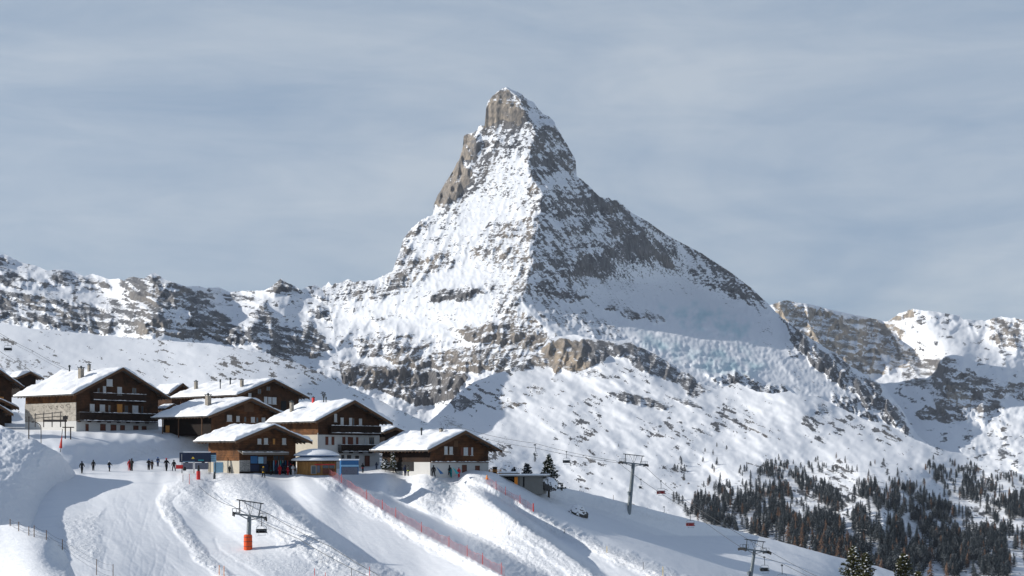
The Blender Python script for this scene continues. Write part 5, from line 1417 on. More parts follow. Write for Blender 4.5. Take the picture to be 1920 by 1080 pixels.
M['rock'] = plain('boulder_rock', (0.085, 0.08, 0.075), 0.9, 0.6, 1.2, bump=0.8)
p = ground('ski_slope', 1083, 966)
r_ = rock('boulder', p + Vector((0, 0, .45)), 1.35, 1.25, 1.15, 71, 'dark boulder under a thick cap of snow on the shaded slope')
r_.rotation_euler = (0, rad(22), 0)
p = ground('ski_slope', 1094, 968)
rock('boulder', p + Vector((0.1, -.9, .15)), .62, .5, .6, 74, 'smaller dark rock at the lower right of the snow-capped boulder', snow=False)
r_ = rock('snow_mound', P(1031, 908, D_ + 1), 1.3, 1.6, 1.15, 81, 'snowy rock heap running down from the concrete hut', 'rock heap')
r_.rotation_euler = (0, rad(38), 0)
for p_ in r_.data.polygons: p_.material_index = 1 if p_.normal.z > -0.1 else 0
# ------------------------------------------------------------------ chairlift pylons, ropes and chairs
def pylon(px, py, sh, top_px, top_py, width, label, lean_head=0.0, pad=False, r=.3, gh=1.6, rz=0.0, D=None):
    """px,py foot; top_px,top_py where the mast meets the crossarm; width of the arm in metres"""
    p = ground(sh, px, py) if D is None else P(px, py, D)
    t = P(top_px, top_py, p.y)
    root = empty('lift_pylon', p, rz, label, 'lift pylon', 'chairlift pylons')
    H = t.z - p.z; dx = t.x - p.x
    mb = MB(); mb.bar((0, 0, -2.0), (dx, 0, H), r * 1.08, n=16, r2=r * .8)
    mb.bar((0, 0, H * .32), (dx * .32 / 1, 0, H * .32 + .08), r * 1.12, n=16)
    mast = mb.build('mast', M['steel'], root, smooth=False)
    mb = MB(); mb.tube([(-.28 + 0 * k, -r - .02, .3) if k == 0 else (-.28 + dx, -r, H - .2) for k in (0, 1)], .02).tube([(-.05, -r - .05, .3), (-.05 + dx, -r - .03, H - .2)], .02)
    for k in range(int(H / .35)):
        f = (k + 1) * .35 / H; mb.bar((-.28 + dx * f, -r - .03, .35 * (k + 1)), (-.05 + dx * f, -r - .05, .35 * (k + 1)), .018, n=4)
    mb.build('ladder', M['dark_steel'], root)
    if pad:
        mb = MB(); rings(mb, [octa(.50, -.3, 14), octa(.54, .1, 14), octa(.52, 1.75, 14), octa(.42, 1.84, 14)]); pd = mb.build('padding', M['pad'], root)
        mb = MB()
        for zz in (.35, .95, 1.5): rings(mb, [octa(.555, zz, 14), octa(.555, zz + .05, 14)], cap=False)
        mb.build('strap', M['dark_steel'], pd)
    tl = math.tan(lean_head)
    def A(x, z, y=0): return (dx + x, y, H + z - x * tl)
    w = width / 2
    mb = MB(); mb.bar(A(-w, 0), A(w, 0), .13, n=8); mb.bar(A(-w * .75, -.02, .18), A(w * .75, -.02, .18), .06)
    mb.bar(A(-w * .7, -.05), (dx * .93, 0, H - .55), .06).bar(A(w * .7, -.05), (dx * .93, 0, H - .55), .06)
    arm = mb.build('crossarm', M['steel'], root)
    mb = MB(); mb.bar(A(-w * .82, gh), A(w * .88, gh), .075, n=8)
    for a, b2 in ((-.62, -.66), (.72, .58)): mb.bar(A(w * b2, 0.1), A(w * a, gh), .07)
    for a, b2 in ((-.3, 0), (.05, .0), (.3, .1)): mb.bar(A(w * a, gh), A(w * b2 * .5, 0.1), .03)
    for k in range(9): mb.bar(A(w * (-.6 + k * .14), gh - .02), A(w * (-.6 + k * .14), gh - .25 - .25 * (k % 3)), .015, n=4)
    mb.build('maintenance_frame', M['dark_steel'], root)
    for sg in (-1, 1):
        mb = MB()
        mb.box(dx + sg * w - .05, dx + sg * w + .05, -1.4, 1.4, H - sg * w * tl - .16, H - sg * w * tl - .04)
        s_ = mb.build('sheave_train', M['dark_steel'], root)
        for k in range(6):
            y_ = -1.25 + k * .5; z_ = H - sg * w * tl - .12 - .02 * (k - 2.5) ** 2; x_ = dx + sg * w + sg * .02
            mb = MB(); mb.bar((x_ - .07, y_, z_ + .1), (x_ + .07, y_, z_ + .1), .22, n=14); mb.build('sheave', M['rubber'], s_)
        mb = MB()
        mb.box(dx + sg * (w - .85), dx + sg * (w + .15), -.5, .5, H - sg * w * tl + .10, H - sg * w * tl + .15)
        for y_ in (-.5, .5):
            for x_ in (-.85, -.35, .15): mb.bar((dx + sg * (w + x_), y_, H - sg * w * tl + .15), (dx + sg * (w + x_), y_, H - sg * w * tl + .62), .025, n=4)
            mb.bar((dx + sg * (w - .85), y_, H - sg * w * tl + .62), (dx + sg * (w + .15), y_, H - sg * w * tl + .62), .025, n=4)
        mb.build('service_platform', M['dark_steel'], root)
    return root, p.y
T1, D1 = pylon(465, 1030, 'ski_slope', 468, 967, 3.9, 'nearest chairlift pylon, grey mast wrapped in orange-red padding at its foot', rad(9), True, .29, 1.75, rad(14))
T2, D2 = pylon(1178, 953, 'ski_slope', 1188, 869, 4.6, 'tall bare grey chairlift pylon on the crest, right of the snowy fir', rad(6), False, .38, 1.5, rad(12))
T3, D3 = pylon(1402, 1096, 'ski_slope', 1416, 1032, 4.1, 'chairlift pylon at the bottom edge, cut off below its crossarm', rad(8), False, .30, 1.5, rad(16))

def rope(pts, label, r=.035, group='chairlift ropes'):
    v = [P(*p) for p in pts]
    o = []
    for a, b2 in zip(v[:-1], v[1:]):                       # each span sags a little
        L = (b2 - a).length
        for k in range(10):
            t = k / 10; o.append(a.lerp(b2, t) - Vector((0, 0, L * .012 * 4 * t * (1 - t))))
    o.append(v[-1])
    mb = MB(); mb.tube(o, r, n=5)
    ob = mb.build('haul_rope', M['rope'])
    return tagit(ob, label, 'rope', group)
R_L = [(845, 795, 330), (1003, 831, 292), (1155, 864, D2 + 1), (1294, 958, 246), (1389, 1026, D3 + 1), (1466, 1056, 226), (1560, 1100, 218)]
R_R = [(845, 803, 326), (1003, 840, 290), (1209, 874, D2), (1300, 948, 247), (1449, 1037, D3), (1600, 1110, 214)]
rope(R_L, 'left-hand steel rope over the two right pylons, carrying the chairs nearest the fir')
rope(R_R, 'right-hand steel rope over the two right pylons, ending past the bottom right edge')
rope([(372, 911, 226), (438, 950, D1 + .4), (560, 1010, 180), (700, 1085, 168), (760, 1118, 163)], 'steel rope from the left sheaves of the padded pylon down to the bottom edge')
rope([(432, 921, 224), (501, 962, D1), (620, 1025, 179), (790, 1120, 165)], 'steel rope over the right sheaves of the padded pylon, carrying one empty chair')
R_T = [(-70, 588, 355), (0, 625, 350), (60, 657, 343), (140, 699, 334)]
rope(R_T, 'uppermost steel rope at the far left, with a dark chair on it', .04, 'ropes at the far left')
rope([(-70, 593, 357), (0, 629, 352), (60, 662, 345), (136, 702, 336)], 'steel rope running just under the uppermost one at the far left', .03, 'ropes at the far left')
rope([(-70, 624, 350), (0, 659, 342), (40, 683, 338), (90, 716, 330)], 'lowest steel rope at the far left, ending behind the large chalet', .04, 'ropes at the far left')
def along(R, px):
    xs = [p[0] for p in R]
    return float(np.interp(px, xs, [p[1] for p in R])), float(np.interp(px, xs, [p[2] for p in R]))

def make_chair():
    root = empty('lift_chair', (0, 0, 0), 0)
    parts = []
    def part(n, mb, m, par=None):
        o = mb.build(n, M[m], par or root); parts.append((o, par)); return o
    mb = MB(); mb.box(-.10, .10, -.28, .28, -.16, .12).bar((0, -.3, .02), (0, .3, .02), .07, n=8); part('grip', mb, 'dark_steel')
    mb = MB(); mb.tube([(0, 0, -.1), (0, -.18, -.9), (0, -.18, -1.55)], .055, n=8); part('hanger', mb, 'dark_steel')
    mb = MB()
    mb.tube([(-.85, 0, -2.55), (-.8, -.12, -1.7), (-.55, -.18, -1.5), (.55, -.18, -1.5), (.8, -.12, -1.7), (.85, 0, -2.55)], .035, n=6)
    mb.bar((-.85, 0, -2.55), (-.85, -.5, -2.55), .035).bar((.85, 0, -2.55), (.85, -.5, -2.55), .035)
    mb.bar((-.85, -.52, -2.15), (.85, -.52, -2.15), .025).bar((-.85, -.52, -2.15), (-.83, -.05, -2.0), .025).bar((.85, -.52, -2.15), (.83, -.05, -2.0), .025)
    mb.bar((-.5, -.6, -2.95), (-.5, -.5, -2.15), .02).bar((.5, -.6, -2.95), (.5, -.5, -2.15), .02).bar((-.7, -.62, -2.95), (.7, -.62, -2.95), .025)
    part('frame', mb, 'steel')
    mb = MB(); mb.box(-.84, .84, -.50, 0.04, -2.62, -2.48); part('seat', mb, 'rubber')
    mb = MB(); mb.add([(-.84, .02, -2.48), (.84, .02, -2.48), (.84, .16, -1.98), (-.84, .16, -1.98), (-.84, .10, -2.50), (.84, .10, -2.50), (.84, .24, -2.0), (-.84, .24, -2.0)],
                      [(0, 1, 2, 3), (7, 6, 5, 4), (0, 4, 5, 1), (3, 2, 6, 7), (1, 5, 6, 2), (4, 0, 3, 7)]); part('backrest', mb, 'rubber')
    return root, [p[0] for p in parts]
CH, CHP = make_chair()
first = [True]
def place_chair(px, R, rz, label, scale=1.0, red=False, xy=None):
    if first[0]: o, kids = CH, CHP; first[0] = False
    else:
        o = CH.copy(); COL.objects.link(o); kids = []
        for k in CHP:
            d = k.copy(); COL.objects.link(d); d.parent = o; kids.append(d)
    if xy: py, D = xy
    else: py, D = along(R, px)
    o.location = P(px, py, D) - Vector((0, 0, .04 + (0.012 * 4 * .2 * 60 if R is None else .25)))
    o.rotation_euler = (0, 0, rad(rz)); o.scale = (scale,) * 3
    tagit(o, label, 'chairlift chair', 'empty chairs of the chairlifts')
    if red:
        for k in kids:
            if k.name.startswith(('seat', 'backrest')):
                k.material_slots[0].link = 'OBJECT'; k.material_slots[0].material = M['crimson']
    return o
M['crimson'] = plain('crimson_shell', (0.30, 0.02, 0.02), 0.6, 0.2, 2)
place_chair(490, None, 20, 'empty dark chair hanging from the right side of the padded pylon', .78, xy=(959, D1 - .3))
place_chair(1003, R_L, 75, 'dark chair seen side-on, hanging just above left of the snowy fir', .8)
place_chair(1062, R_L, 12, 'dark chair hanging between the snowy fir and the tall pylon', .8)
place_chair(1201, R_L, 62, 'thin-looking empty chair seen side-on, just right of the tall pylon mast', .62)
place_chair(1239, R_R, 10, 'dark red chair, upper of the two red ones right of the tall pylon', .85, True)
place_chair(1294, R_L, 8, 'bright red chair low over the snow crest, lower of the two red ones', .8, True)
place_chair(1433, None, 14, 'empty dark chair right beside the mast of the cut-off bottom pylon', .82, xy=(1037, D3 - .5))
place_chair(1466, R_L, 8, 'empty dark chair at the bottom, furthest right of all the chairs', .85)
place_chair(15, R_T, 14, 'dark chair hanging over the hillside at the far left edge', 1.0)
place_chair(1245, None, 30, 'tiny far chair low on the snowfield, between the two red chairs', .75, xy=(945, 330))

# ------------------------------------------------------------------ nets, posts and wires
def post(px, py, sh, h, mat, name, label, cat, group=None, r=.035, lean=0.0):
    p = ground(sh, px, py)
    mb = MB(); mb.bar((0, 0, -.3), (lean * h, 0, h), r, n=6, r2=r * .85)
    mb.bar((lean * h, 0, h), (lean * h, 0, h + .03), r * 1.25, n=6)
    o = mb.build(name, M[mat]); o.location = p
    return tagit(o, label, cat, group)
M['net'] = plain('red_net', (0.60, 0.20, 0.20), 0.8, 0.2, 3)
M['pole_red'] = plain('red_pole', (0.60, 0.05, 0.04), 0.6, 0.2, 3)
M['pole_dark'] = plain('dark_pole', (0.06, 0.05, 0.045), 0.7, 0.3, 3)
M['pole_wood'] = plain('wood_pole', (0.18, 0.12, 0.08), 0.8, 0.3, 3)
def net_fence(pts, sh, h, label, posts):
    root_p = ground(sh, *pts[0])
    root = empty('net_fence', root_p, 0, label, 'safety net')
    g = []
    for (x0, y0), (x1, y1) in zip(pts[:-1], pts[1:]):
        n = max(2, int(math.hypot(x1 - x0, y1 - y0) / 4))
        for k in range(n): g.append((x0 + (x1 - x0) * k / n, y0 + (y1 - y0) * k / n))
    g.append(pts[-1])
    W = [ground(sh, *q) - root_p for q in g]
    # even spacing
    out = [W[0]]; acc = 0
    L = [0]
    for a, b2 in zip(W[:-1], W[1:]): L.append(L[-1] + (b2 - a).length)
    n = int(L[-1] / .35); rs = []
    for k in range(n + 1):
        d = L[-1] * k / n; i = min(int(np.searchsorted(L, d, 'right')) - 1, len(W) - 2)
        t = (d - L[i]) / max(1e-6, L[i + 1] - L[i]); rs.append(W[i].lerp(W[i + 1], t))
    mb = MB()
    top = [h * (1 + .10 * math.sin(k * .35) + .06 * math.sin(k * 1.3)) for k in range(len(rs))]
    for k in range(len(rs)):
        mb.bar(rs[k] + Vector((0, 0, .02)), rs[k] + Vector((0, 0, top[k])), .012, n=3, cap=False)
        if k + 1 < len(rs):
            for j in range(6):
                f = j / 5
                mb.bar(rs[k] + Vector((0, 0, .03 + top[k] * f * .97)), rs[k + 1] + Vector((0, 0, .03 + top[k + 1] * f * .97)), (.012 if j < 5 else .022), n=3, cap=False)
    mb.build('net', M['net'], root)
    for q in posts:
        p = ground(sh, *q) - root_p
        mb = MB(); mb.bar((p.x, p.y, p.z - .3), (p.x, p.y, p.z + h + .45), .045, n=6, r2=.04)
        mb.build('pole', M['pole_red'], root)
net_fence([(p[0] + 1, p[1]) for p in FENCE1[:7]], 'ski_slope', 0.95, 'long red safety net along the middle ski run, from kiosk to bottom edge',
          [(640, 905), (687, 936), (717, 955), (742, 970), (790, 998), (842, 1025), (876, 1043), (905, 1058), (940, 1077)])
net_fence([(912, 905), (935, 920), (960, 935), (999, 957)], 'ski_slope', 0.85, 'short red safety net on the upper edge of the right-hand ski run', [(930, 917), (948, 928), (975, 943)])
post(1000, 959, 'ski_slope', 1.25, 'pole_red', 'marker_pole', 'thick red pole ending the short safety net', 'marker pole', r=.12)
c_ = ground('ski_slope', 913, 899)
mb = MB(); rings(mb, [octa(.28, 0, 10), octa(.24, .06, 10), octa(.05, .75, 10)]); o = mb.build('traffic_cone', M['orange']); o.location = c_; tagit(o, 'small orange cone at the top of the short safety net', 'cone')
for q, h, m_, lb in (((1138, 1036), .9, 'yellow', 'small orange-yellow marker pole on the berm of the right-hand run'), ((1206, 1068), 1.0, 'pole_dark', 'dark marker pole low on the berm of the right-hand run'),
                     ((1243, 1082), 1.4, 'yellow', 'bright yellow pole at the bottom edge, at the foot of the right-hand run'), ((1058, 1000), .7, 'pole_dark', 'short dark stake in the shaded slope below the boulders'),
                     ((954, 1003), .6, 'pole_dark', 'short dark stake on the rough snow between the two nets'), ((1150, 935), .6, 'pole_wood', 'short wooden stake on the crest, left of the tall pylon'),
                     ((693, 1079), 1.0, 'pole_red', 'red pole at the bottom edge, left of the long safety net'), ((659, 1080), .9, 'pole_dark', 'dark pole at the bottom edge, next to the rope of the padded pylon'),
                     ((590, 1079), .8, 'pole_red', 'left of the two red flag poles at the bottom edge'), ((610, 1085), .7, 'pole_red', 'right of the two red flag poles at the bottom edge'),
                     ((411, 1078), 1.1, 'orange', 'left of two small orange markers at the bottom, below the padded pylon'), ((420, 1081), 1.2, 'orange', 'right of two small orange markers at the bottom, below the padded pylon'),
                     ((343, 904), 1.1, 'pole_dark', 'thin dark pole on the rough berm in front of the navy board'), ((355, 908), 1.5, 'pole_red', 'thin pink-red pole on the rough berm in front of the navy board')):
    post(q[0], q[1], 'ski_slope', h, m_, 'marker_pole', lb, 'marker pole', r=.045)
p = ground('ski_slope', 372, 899)
pr = empty('padded_post', p, 0, 'red padded post with a black top in front of the navy board', 'padded post')
mb = MB(); rings(mb, [octa(.30, -.2, 12), octa(.30, 1.25, 12), octa(.24, 1.3, 12)]); mb.build('padding', M['red'], pr)
mb = MB(); mb.bar((.03, 0, 1.3), (.03, 0, 2.2), .2, n=10, r2=.12); mb.build('head', M['rubber'], pr)
p = ground('ski_slope', 402, 898)
pr = empty('snow_lance', p, 0, 'short grey pointed post in front of the price board', 'post')
mb = MB(); rings(mb, [octa(.19, -.2, 10), octa(.2, .5, 10), octa(.12, .95, 10), octa(.03, 1.15, 10)]); mb.build('body', M['dark_steel'], pr)

# wire fence on the near knoll
WP = [(19, 986, 13, 'snow_knoll'), (35, 996, 18, 'snow_knoll'), (54, 1004, 17, 'snow_knoll'), (64, 1007, 22, 'snow_knoll'), (87, 1012, 18, 'snow_knoll'), (117, 1031, 20, 'snow_knoll'), (181, 1078, 30, 'ski_slope'), (212, 1090, 32, 'ski_slope')]
wf = None; tops = []
names = ['leftmost', 'second', 'short third', 'fourth', 'fifth', 'sixth, beside the dark rocks', 'seventh, down in the hollow', 'last, at the bottom edge']
for k, (x, y, hp, sh) in enumerate(WP):
    p = ground(sh, x, min(y, 1115)); h = hp / F * p.y
    if k == 0: wf = empty('wire_fence', p, 0, 'wire fence of thin brown posts along the sunlit knoll at bottom left', 'fence'); o0 = p.copy()
    q = p - o0
    mb = MB(); mb.bar((q.x, q.y, q.z - .4), (q.x, q.y, q.z + h), .045, n=6, r2=.038); mb.build('post', M['pole_wood'], wf)
    tops.append((q, h))
for f_ in (.95, .6, .3):
    mb = MB()
    for (q, h), (q2, h2) in zip(tops[:-1], tops[1:]):
        a = q + Vector((0, 0, h * f_)); b2 = q2 + Vector((0, 0, h2 * f_))
        pts = [a.lerp(b2, t / 6) - Vector((0, 0, .25 * (t / 6) * (1 - t / 6) * 4 * .6)) for t in range(7)]
        mb.tube(pts, .012, n=3)
    mb.build('wire', M['rope'], wf)

# path furniture beside the large chalet
def at(px, py, D): return P(px, py, D)
for (x, y, h, lb) in ((54, 822, 40, 'tall dark pole at the path edge, left of the curved lamp'), ):
    D_ = 236.0; p = P(x, y, D_)
    mb = MB(); mb.bar((0, 0, -1), (0, 0, h / F * D_), .09, n=8); mb.bar((-.1, 0, h / F * D_), (.1, 0, h / F * D_), .1, n=6); o = mb.build('pole', M['pole_dark']); o.location = p; tagit(o, lb, 'pole')
D_ = 236.0
lm = empty('street_lamp', P(77, 829, D_), 0, 'dark curved lamp on the snowy path below the large chalet', 'street lamp')
mb = MB(); mb.tube([(0, 0, -1), (0, 0, 2.2), (-.2, 0, 2.7), (-.7, 0, 3.0), (-1.3, 0, 3.15)], .06); mb.build('mast', M['pole_dark'], lm)
mb = MB(); mb.bar((-1.3, 0, 3.18), (-1.3, 0, 2.98), .06, n=10, r2=.22); mb.build('lamp_shade', M['pole_dark'], lm)
D_ = 246.0
fl = empty('furled_flag', P(113, 842, D_), 0, 'red furled flag on a dark pole at the top of the path', 'flag')
mb = MB(); mb.bar((0, 0, -.5), (.35, 0, 3.2), .05, n=8); mb.build('pole', M['pole_dark'], fl)
mb = MB(); mb.add([(-.22, 0, .2), (.28, .1, .1), (.33, -.05, 2.3), (.25, .04, 2.3), (.0, -.14, .15)], [(0, 4, 1), (0, 3, 2, 4), (4, 2, 1), (0, 1, 2, 3)]); mb.build('cloth', M['pole_red'], fl)
D_ = 268.0
rl = empty('timber_railing', P(66, 790, D_), rad(-4), 'rough snow-dusted timber railing in front of the stone wall of the large chalet', 'railing')
mb = MB()
for k in range(4): mb.bar((k * 1.5, 0, -1), (k * 1.5, 0, 1.4 + .1 * k), .09)
mb.bar((-.2, 0, 1.1), (4.8, 0, 1.6), .07).bar((-.2, 0, .5), (4.8, 0, .9), .07); mb.build('rails', M['grey_wood'], rl)
mb = MB(); mb.box(1.6, 5.6, -.6, .1, -.1, .28); mb.build('bench_board', M['pole_dark'], rl)
tr2 = empty('wooden_table', P(128, 812, 262), 0, 'dark wooden sign table on posts at the corner of the large chalet', 'table')
mb = MB(); mb.box(-.9, .9, -.4, .4, .9, 1.05); mb.build('top', M['beam'], tr2)
for x_ in (-.5, .4):
    mb = MB(); mb.box(x_ - .08, x_ + .08, -.08, .08, -1.5, 3.0 if x_ < 0 else .9); mb.build('leg', M['beam'], tr2)
mb = MB(); mb.box(-.9, -.1, -.12, .12, 2.3, 2.9); mb.build('board', M['pole_dark'], tr2)

# ------------------------------------------------------------------ people
def body_mesh(pose):
    """one skinned figure, 1.75 m; returns mesh with faces sorted into material slots"""
    J = {'pel': (0, 0, .95, .15, .12), 'waist': (0, 0, 1.08, .155, .125), 'chest': (0, -.01, 1.33, .19, .14), 'neck': (0, 0, 1.49, .075, .075), 'chin': (0, -.02, 1.56, .085, .09), 'head': (0, -.01, 1.65, .098, .11), 'crown': (0, 0, 1.72, .07, .08)}
    legs = {'stand': [(-.10, 0), (.10, 0)], 'walk': [(-.09, -.28), (.09, .26)], 'wide': [(-.24, .02), (.24, -.02)]}[pose[0]]
    E = [('pel', 'waist'), ('waist', 'chest'), ('chest', 'neck'), ('neck', 'chin'), ('chin', 'head'), ('head', 'crown')]
    for i, (lx, ly) in enumerate(legs):
        sg = -1 if i == 0 else 1
        J[f'hip{i}'] = (sg * .10, 0, .88, .12, .12)
        kb = -.07
        J[f'knee{i}'] = (sg * .10 + (lx - sg * .1) * .5, ly * .5 + kb, .50, .085, .09)
        J[f'ank{i}'] = (lx, ly, .12, .065, .07)
        J[f'heel{i}'] = (lx, ly + .02, .06, .065, .06)
        J[f'toe{i}'] = (lx + sg * .02, ly - .18, .05, .055, .045)
        E += [('pel', f'hip{i}'), (f'hip{i}', f'knee{i}'), (f'knee{i}', f'ank{i}'), (f'ank{i}', f'heel{i}'), (f'heel{i}', f'toe{i}')]
    arms = {'down': [(-.30, .02, 1.12, -.33, -.10, .88), (.30, .02, 1.12, .33, -.10, .88)], 'fold': [(-.33, -.02, 1.14, -.10, -.26, 1.15), (.33, -.02, 1.14, .12, -.26, 1.12)],
            'poles': [(-.33, -.05, 1.13, -.38, -.34, 1.08), (.33, -.05, 1.13, .38, -.34, 1.08)], 'up': [(-.30, .02, 1.12, -.33, -.10, .88), (.32, -.10, 1.20, .26, -.36, 1.38)], 'swing': [(-.30, .12, 1.13, -.30, .10, .88), (.30, -.10, 1.13, .28, -.34, 1.0)]}[pose[1]]
    for i, (ex, ey, ez, hx, hy, hz) in enumerate(arms):
        sg = -1 if i == 0 else 1
        J[f'sh{i}'] = (sg * .205, 0, 1.39, .085, .085); J[f'el{i}'] = (ex, ey, ez, .065, .065)
        J[f'wr{i}'] = (ex + (hx - ex) * .85, ey + (hy - ey) * .85, ez + (hz - ez) * .85, .05, .05); J[f'ha{i}'] = (hx, hy, hz, .05, .04)
        d = Vector((hx - ex, hy - ey, hz - ez)).normalized() * .09
        J[f'fi{i}'] = (hx + d.x, hy + d.y, hz + d.z, .04, .025)
        E += [('chest', f'sh{i}'), (f'sh{i}', f'el{i}'), (f'el{i}', f'wr{i}'), (f'wr{i}', f'ha{i}'), (f'ha{i}', f'fi{i}')]
    names = list(J); idx = {n: i for i, n in enumerate(names)}
    for n_ in J: J[n_] = J[n_][:3] + (J[n_][3] * 1.18, J[n_][4] * 1.18)
    me = bpy.data.meshes.new('sk'); me.from_pydata([J[n][:3] for n in names], [(idx[a], idx[b2]) for a, b2 in E], [])
    ob = bpy.data.objects.new('sk', me); COL.objects.link(ob)
    mo = ob.modifiers.new('s', 'SKIN'); mo.use_smooth_shade = True
    for i, n in enumerate(names):
        me.skin_vertices[0].data[i].radius = J[n][3:5]
        me.skin_vertices[0].data[i].use_root = (n == 'pel')
    sb = ob.modifiers.new('u', 'SUBSURF'); sb.levels = 1; sb.render_levels = 1
    dg = bpy.context.evaluated_depsgraph_get()
    new = bpy.data.meshes.new_from_object(ob.evaluated_get(dg))
    bpy.data.objects.remove(ob); new.name = 'person_body'
    hands = [Vector(J[f'ha{i}'][:3]) for i in (0, 1)]
    lean = rad(4)
    for p in new.polygons:
        c = p.center
        m = 0
        if c.z < .16: m = 4
        elif c.z > 1.50: m = 2 if (c.z < 1.66 and c.y < -.02) else 3
        elif c.z > .86 or abs(c.x) > .27: m = 1
        if any((c - h).length < .12 for h in hands) and m != 0 and c.z > .7: m = 5
        p.material_index = m; p.use_smooth = True
    new.materials.clear()
    for _ in range(6): new.materials.append(M['cloth_black'])
    return new, hands
def cloth(name, col): return plain(name, col, 0.85, 0.25, 6)
for nm, c in (('black', (.014, .015, .018)), ('navy', (.014, .024, .065)), ('grey', (.07, .075, .08)), ('brown', (.06, .035, .022)), ('red', (.50, .02, .025)), ('yellow', (.75, .42, .02)), ('blue', (.02, .10, .33)), ('pink', (.60, .10, .22)),
              ('teal', (.01, .18, .20)), ('lime', (.55, .62, .03)), ('white', (.70, .71, .73)), ('orange', (.72, .20, .03)), ('skin', (.50, .30, .20)), ('maroon', (.14, .015, .03))):
    M['cloth_' + nm] = cloth('cloth_' + nm, c)
poses = {}
def person(px, py, hpx, pose, jac, tro, hat, rz, label, sh='ski_slope', D=None, extra=None, group=None):
    if pose not in poses: poses[pose] = body_mesh(pose)
    me, hands = poses[pose]
    p = ground(sh, px, py) if D is None else P(px, py, D)
    sc = hpx / F * p.y / 1.70
    sc = min(max(sc, .70), 1.18)
    o = bpy.data.objects.new('person', me); COL.objects.link(o)
    o.location = p - Vector((0, 0, .02)); o.rotation_euler = (0, 0, rad(rz)); o.scale = (sc,) * 3
    for i, m in enumerate((tro, jac, 'skin', hat, 'black', 'black')):
        o.material_slots[i].link = 'OBJECT'; o.material_slots[i].material = M['cloth_' + m]
    tagit(o, label, 'person', group)
    # helmet or hat with a rim, jacket hem and collar
    mb = MB(); rings(mb, [octa(.118, 1.64, 10), octa(.128, 1.69, 10), octa(.11, 1.76, 10), octa(.05, 1.80, 10)]); h = mb.build('helmet' if extra != 'hat' else 'hat', M['cloth_' + hat], o, smooth=True)
    mb = MB(); rings(mb, [octa(.215, .84, 12), octa(.20, .95, 12)], cap=False)
    v = [(x, y * .78, z) for x, y, z in mb.v]; mb.v = v; mb.build('jacket_hem', M['cloth_' + jac], o, smooth=True)
    if extra == 'pack':
        mb = MB(); mb.box(-.15, .15, .12, .30, 1.02, 1.44); mb.box(-.11, .11, .30, .36, 1.06, 1.28); mb.build('backpack', M['cloth_black'], o)
    w = Matrix.LocRotScale(o.location, o.rotation_euler, o.scale)
    if extra == 'poles':
        for i, hd in enumerate(hands):
            a = w @ Vector((hd.x, hd.y - .02, hd.z + .08)); b2 = w @ Vector((hd.x * 1.15, hd.y - .12, 0.02))
            mb = MB(); mb.bar(a - a, b2 - a, .014, n=5); q = mb.build('ski_pole', M['pole_dark']); q.location = a
            tagit(q, pole_label(label, (w @ Vector((hd.x, 0, 0))).x < p.x), 'ski pole', 'ski poles in hand')
    if extra == 'board':
        hd = hands[1]; a = w @ Vector((hd.x + .08, hd.y, .0))
        mb = MB(); mb.box(-.14, .14, -.02, .01, .15, 1.35); rings(mb, [[(.14 * math.cos(t), -.02 + .0, 1.35 + .14 * math.sin(t)) for t in np.linspace(0, math.pi, 7)], [(.14 * math.cos(t), .01, 1.35 + .14 * math.sin(t)) for t in np.linspace(0, math.pi, 7)]])
        q = mb.build('snowboard', M['cloth_teal']); q.location = a; q.rotation_euler = (rad(8), 0, rad(rz)); tagit(q, 'turquoise snowboard held upright at the right of the group before the rightmost chalet', 'snowboard')
    return o
def pole_label(lb, left):
    return ('left' if left else 'right') + ' ski pole of the ' + ' '.join(lb.replace('person in ', 'skier in ').split()[:9])
W_ = 'skiers walking up at the left'
person(153.5, 887.5, 22, ('walk', 'swing'), 'navy', 'black', 'navy', 30, 'person in dark navy at the very left, closest to the big snow bank')
person(175, 882, 19, ('stand', 'down'), 'brown', 'black', 'black', 0, 'person in dark brown, second from the left on the open snow')
person(243, 882, 20, ('stand', 'down'), 'red', 'red', 'black', 20, 'person in red half hidden behind a skier in black with poles')
person(247, 882.5, 22, ('stand', 'poles'), 'black', 'black', 'black', -20, 'person in black holding ski poles, directly in front of one in red', extra='poles')
person(279, 881, 20, ('stand', 'fold'), 'navy', 'black', 'blue', 10, 'person in navy jacket, left of a close pair below the large chalet')
person(285, 880, 17, ('stand', 'down'), 'grey', 'brown', 'black', 40, 'person in grey jacket, right and shorter of a close pair below the large chalet')
person(296, 874.5, 17, ('stand', 'down'), 'blue', 'navy', 'blue', 0, 'person in blue standing alone further back, left of the navy board')
person(312, 883, 23, ('walk', 'poles'), 'navy', 'black', 'red', 25, 'tall person in navy with a red hood, left of the navy board', extra='poles')
person(326, 883, 20, ('wide', 'down'), 'black', 'grey', 'black', 200, 'person in a black jacket with legs apart, nearest the left end of the navy board', extra='pack')
person(350, 879, 16, ('stand', 'down'), 'navy', 'grey', 'white', 0, 'small person by the first post of the navy board')
person(392, 881.5, 20, ('stand', 'fold'), 'red', 'maroon', 'white', 60, 'person in red jacket under the right end of the navy board')
person(400, 881.5, 15, ('stand', 'down'), 'black', 'black', 'navy', -40, 'short person in black just right of the one in red at the price board')
person(418, 884.5, 14, ('stand', 'down'), 'black', 'black', 'black', 0, 'small person in black in front of the pale blue wall panel')
person(430, 887.5, 13, ('stand', 'fold'), 'black', 'black', 'black', 30, 'child in black, front one of a pair beside the lodge corner')
person(433, 881, 14, ('stand', 'down'), 'black', 'grey', 'black', -30, 'child in black with grey trousers, rear one of a pair beside the lodge corner')
person(443.5, 885, 15, ('walk', 'down'), 'grey', 'white', 'grey', 90, 'pale grey figure walking past the lodge corner')
